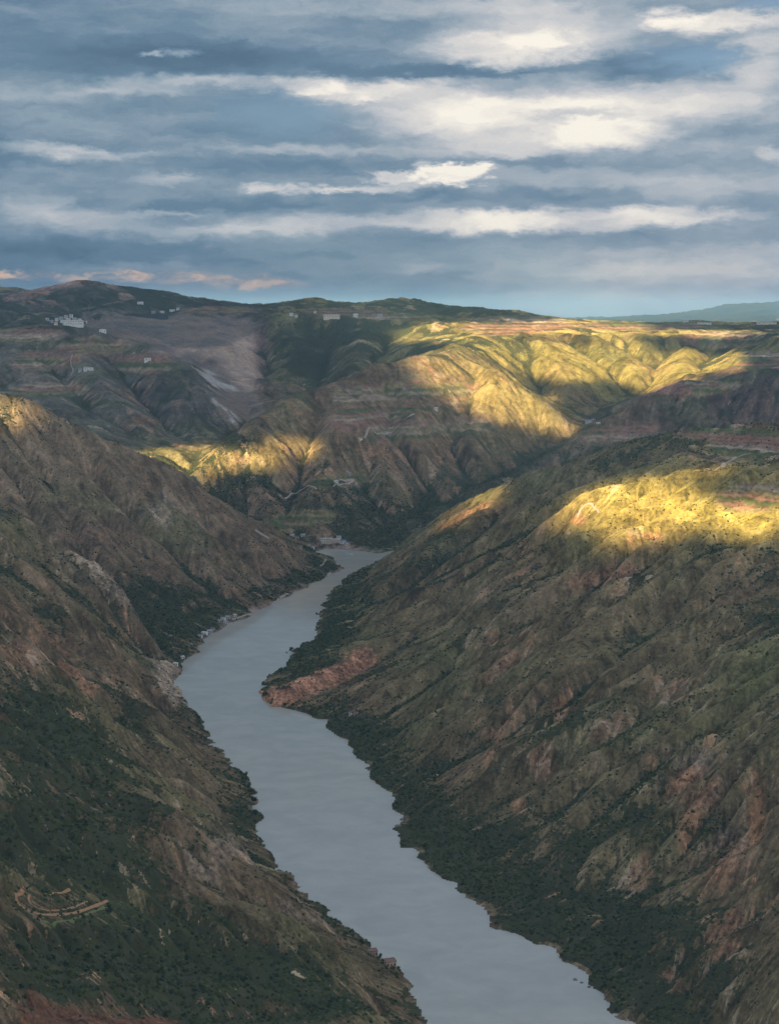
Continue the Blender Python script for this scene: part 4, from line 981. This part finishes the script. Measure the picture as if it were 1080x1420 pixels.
# tracks and terrace ribbons draped on the ground
TRACK = diffuse_mat('bare_track', (.36, .30, .25), (.28, .22, .18), .15)
ORANGE = diffuse_mat('terrace_earth', (.36, .19, .09), (.24, .13, .07), .35)
GRASSY = diffuse_mat('grass_bank', (.12, .14, .05), (.09, .10, .04), .35)
def on_terrace(px, py):
    a, b, c = ray(px, py); t = (_c[2] - H0) / (c - _c[0] * a - _c[1] * b); return a * t, b * t, ground(a * t, b * t)
def ribbon(name, pix, width, mat):
    pts = [(on_terrace if name == 'terrace' else place_hit)(*p) for p in pix]; pts = [p for p in pts if p]
    P2 = []
    for a, b in zip(pts[:-1], pts[1:]):
        n = max(2, int(math.hypot(b[0] - a[0], b[1] - a[1]) / max(4, a[1] * .002)))
        P2 += [(a[0] + (b[0] - a[0]) * k / n, a[1] + (b[1] - a[1]) * k / n) for k in range(n)]
    P2.append(pts[-1][:2]); P2 = np.array(P2)
    for _ in range(4): P2[1:-1] = .5 * P2[1:-1] + .25 * (P2[:-2] + P2[2:])
    bm = bmesh.new(); rows = []
    for k in range(len(P2)):
        d = P2[min(k + 1, len(P2) - 1)] - P2[max(k - 1, 0)]; d = d / (np.linalg.norm(d) + 1e-9); nrm = np.array([-d[1], d[0]])
        wob = 1 + .12 * math.sin(k * .7) + .1 * math.sin(k * .31 + 2)
        row = []
        for s_ in (-1, 0, 1):
            q = P2[k] + nrm * s_ * width * wob / 2; row.append(bm.verts.new((q[0], q[1], ground(q[0], q[1]) + .00045 * q[1] + .15)))
        rows.append(row)
    for a, b in zip(rows[:-1], rows[1:]):
        for j in range(2): bm.faces.new((a[j], a[j + 1], b[j + 1], b[j]))
    o = obj(name, bm, mat); o['kind'] = 'structure'; return o
for pix, w in [([(459,796),(450,803),(441,811)],7),([(400,824),(388,829),(380,836),(374,843),(366,847)],6),([(350,852),(335,856),(322,860)],5),([(452,776),(449,783),(444,786)],5),
               ([(354,735),(362,741),(373,747)],7),([(470,665),(482,667),(494,664),(478,672),(462,676)],7),([(395,693),(407,684),(424,676),(440,680)],6),([(101,492),(98,505),(103,513),(99,522)],5),([(505,608),(530,601),(552,592),(575,575)],6),
               ([(800,718),(806,702),(820,697),(830,712)],5),([(980,652),(1003,645),(1022,634),(1040,630)],9)]:
    ribbon('road', pix, w, TRACK)
for pix, w in [([(34,1238),(20,1245),(28,1258),(48,1268),(75,1270),(105,1267),(130,1258),(150,1250)],3),([(42,1242),(38,1250),(50,1261),(75,1264),(100,1260),(122,1251)],1.8),([(64,1241),(80,1239),(98,1239)],2.5)]:
    ribbon('terrace', pix, w, ORANGE)
for pix, w in [([(60,1279),(85,1279),(115,1271),(148,1258)],2.5)]: ribbon('terrace', pix, w, GRASSY)

# boulders and a boat
STONE = diffuse_mat('boulder_stone', (.20, .17, .15), (.12, .10, .09), .5)
def boulder(px, py, r, lab, group=None):
    x, y, _ = W(px, py); bm = bmesh.new(); bmesh.ops.create_icosphere(bm, subdivisions=3, radius=r); rr = random.Random(int(px))
    off = Vector((rr.uniform(0, 99), rr.uniform(0, 99), 0))
    from mathutils import noise as mn
    for v in bm.verts:
        k = 1 + .5 * mn.noise(v.co / r * 1.3 + off) + .2 * mn.noise(v.co / r * 4 + off); v.co = Vector((v.co.x * k, v.co.y * k * .8, v.co.z * k * .7))
    o = obj('boulder', bm, STONE); o.location = (x, y, r * .1); tag(o, lab, 'boulder', group)
boulder(552,1146,4.5,'dark boulder in the water off the right bank point, nearer of two')
boulder(557,1137,3.6,'dark boulder at the tip of the right bank point, farther of two')
for px, py, r in [(797,1359,2.6),(806,1363,2.0),(816,1369,2.3)]: boulder(px, py, r, 'small dark rock in the shallows by the lower right bank', 'rocks in the shallows of the lower right bank')
for px, py, r in [(358,1164,3.2),(366,1172,2.2)]: boulder(px, py, r, 'small rock in the water beside the wooded left bank', 'rocks in the water beside the wooded left bank')
bxp, byp, _ = W(486, 768.5)
t = thing('boat', 'small white boat moored off the riverside village', 'boat', (bxp, byp, 0), .2)
bm = bmesh.new(); prof = [(-7, 1.6), (-5, 2.0), (2, 2.1), (5, 1.5), (8, .1)]; prev = None
for xx, hw in prof:
    row = [bm.verts.new(c) for c in ((xx, -hw, 1.4), (xx, -hw * .6, -.4), (xx, hw * .6, -.4), (xx, hw, 1.4))]
    if prev:
        for k in range(3): bm.faces.new((prev[k], prev[k + 1], row[k + 1], row[k]))
        bm.faces.new((prev[0], row[0], row[3], prev[3]))
    else: bm.faces.new(row)
    prev = row
bm.faces.new(prev[::-1]); obj('hull', bm, WHITE, t)
bm = bmesh.new(); bx(bm, -1.5, 0, 2.5, 6, 2.8, 2.1); obj('cabin', bm, WHITE, t)
bm = bmesh.new(); bx(bm, -1.5, 0, 3.7, 6.8, 3.2, .25); obj('roof', bm, BLUER, t)

# --- single trees and shrubs
def crown_mesh(name, seed, n=150, tall=1.0):
    """A leafy crown: many small leaf sprays through an uneven volume of a few limbs' clumps."""
    rr = random.Random(seed); bm = bmesh.new()
    cl = [(Vector((rr.uniform(-.5, .5), rr.uniform(-.5, .5), rr.uniform(.35, 1.2) * tall)), rr.uniform(.28, .5)) for _ in range(8)]
    for c, r in cl:
        for _ in range(n // 8):
            d = Vector((rr.gauss(0, 1), rr.gauss(0, 1), rr.gauss(0, 1))).normalized(); p = c + d * r * rr.uniform(.35, 1.0)
            nrm = (d + Vector((rr.uniform(-.7, .7), rr.uniform(-.7, .7), rr.uniform(-.2, .9)))).normalized(); q = nrm.to_track_quat('Z', 'Y').to_matrix() @ Matrix.Rotation(rr.uniform(0, 6.28), 3, 'Z'); s_ = rr.uniform(.10, .2)
            vv = [bm.verts.new(p + q @ Vector(c2) * s_) for c2 in ((-1, -.5, 0), (.1, -.8, .12), (1, 0, -.1), (.1, .8, .12), (-.9, .6, 0))]; bm.faces.new(vv)
    me = bpy.data.meshes.new(name); bm.to_mesh(me); bm.free(); me.materials.append(FOLIAGE); return me
def trunk_mesh():
    bm = bmesh.new()
    def limb(a, b, r0, r1):
        d = (b - a); q = d.to_track_quat('Z', 'Y').to_matrix(); ring = []
        for p, r in ((a, r0), (b, r1)): ring.append([bm.verts.new(p + q @ Vector((math.cos(k * 1.0472) * r, math.sin(k * 1.0472) * r, 0))) for k in range(6)])
        for k in range(6): bm.faces.new((ring[0][k], ring[0][(k + 1) % 6], ring[1][(k + 1) % 6], ring[1][k]))
    limb(Vector((0, 0, -.3)), Vector((.03, 0, .5)), .075, .05)
    for k in range(4): limb(Vector((.03, 0, .42)), Vector((.35 * math.cos(k * 1.6), .35 * math.sin(k * 1.6), .85)), .04, .015)
    me = bpy.data.meshes.new('trunk'); bm.to_mesh(me); bm.free(); me.materials.append(BARK); return me
CROWNS = [crown_mesh('crown', 40 + k, 170, .9 + .15 * (k % 3)) for k in range(4)]; TRUNK = trunk_mesh()
BUSH = [crown_mesh('shrub', 60 + k, 150, .55) for k in range(4)]
def tree(x, y, z, s, rz, label, group):
    t = thing('tree', label, 'tree', (x, y, z - .1 * s), rz, group); t.scale = (s, s, s)
    for nm, me in (('trunk', TRUNK), ('crown', CROWNS[rng.integers(0, 4)])):
        o = bpy.data.objects.new(nm, me); COL.objects.link(o); o.parent = t
def shrub(x, y, z, s, rz, label, group):
    o = bpy.data.objects.new('shrub', BUSH[rng.integers(0, 4)]); COL.objects.link(o); o.location = (x, y, z - .1 * s); o.rotation_euler = (0, 0, rz); o.scale = (s, s, s); tag(o, label, 'shrub', group)
for n_, i in enumerate(single):
    X_, Y_, Z_ = float(sx[i]), float(sy[i]), float(sz[i]); q = sqx[i]
    side = 'on the near left slope' if q < 560 else 'on the lower right slope'
    if n_ % 4 == 0: tree(X_, Y_, Z_, float(ssize[i]) * 1.5, rng.uniform(0, 6.28), 'dark green tree with a loose crown standing above the scrub ' + side, 'single trees ' + side)
    else: shrub(X_, Y_, Z_, float(ssize[i]) * 1.15, rng.uniform(0, 6.28), 'rounded dark green shrub in the scrub ' + side, 'single shrubs ' + side)
for row, (pix, n_) in enumerate([([(30,1251),(50,1264),(75,1267),(104,1263),(128,1254)],22),([(46,1247),(58,1257),(76,1260),(98,1256),(114,1248)],18),([(58,1246),(72,1252),(90,1250),(104,1244)],12)]):
    pts = np.array([on_terrace(*p) for p in pix]); t_ = np.linspace(0, len(pts) - 1, n_)
    for k in t_:
        a = int(min(k, len(pts) - 2)); q = pts[a] + (pts[a + 1] - pts[a]) * (k - a)
        shrub(q[0], q[1], ground(q[0], q[1]), rng.uniform(1.0, 1.5), rng.uniform(0, 6.28), 'small round orchard tree in a curved row on the orange terrace', 'orchard trees on the orange terrace')
# trees that stand out along the water line
for px, py, s in [(398,906,9),(404,902,8),(392,909,6),(440,852,8),(436,862,7),(441,870,7),(365,950,6),(380,945,5)]:
    h = place_hit(px, py)
    if h: tree(h[0], h[1], h[2], s, rng.uniform(0, 6.28), 'broad dark tree leaning over the water beside the red cliff promontory', 'waterside trees by the red cliff promontory')
for px, py, s in [(357,1110,6),(352,1100,6),(350,1090,5),(358,1130,6),(345,1075,5),(328,1055,5),(505,1308,5),(530,1330,5),(548,1345,5),(552,1352,4)]:
    h = place_hit(px - 4, py)
    if h: tree(h[0], h[1], h[2], s, rng.uniform(0, 6.28), 'dark tree on the edge of the left bank against the river', 'waterside trees on the left bank')
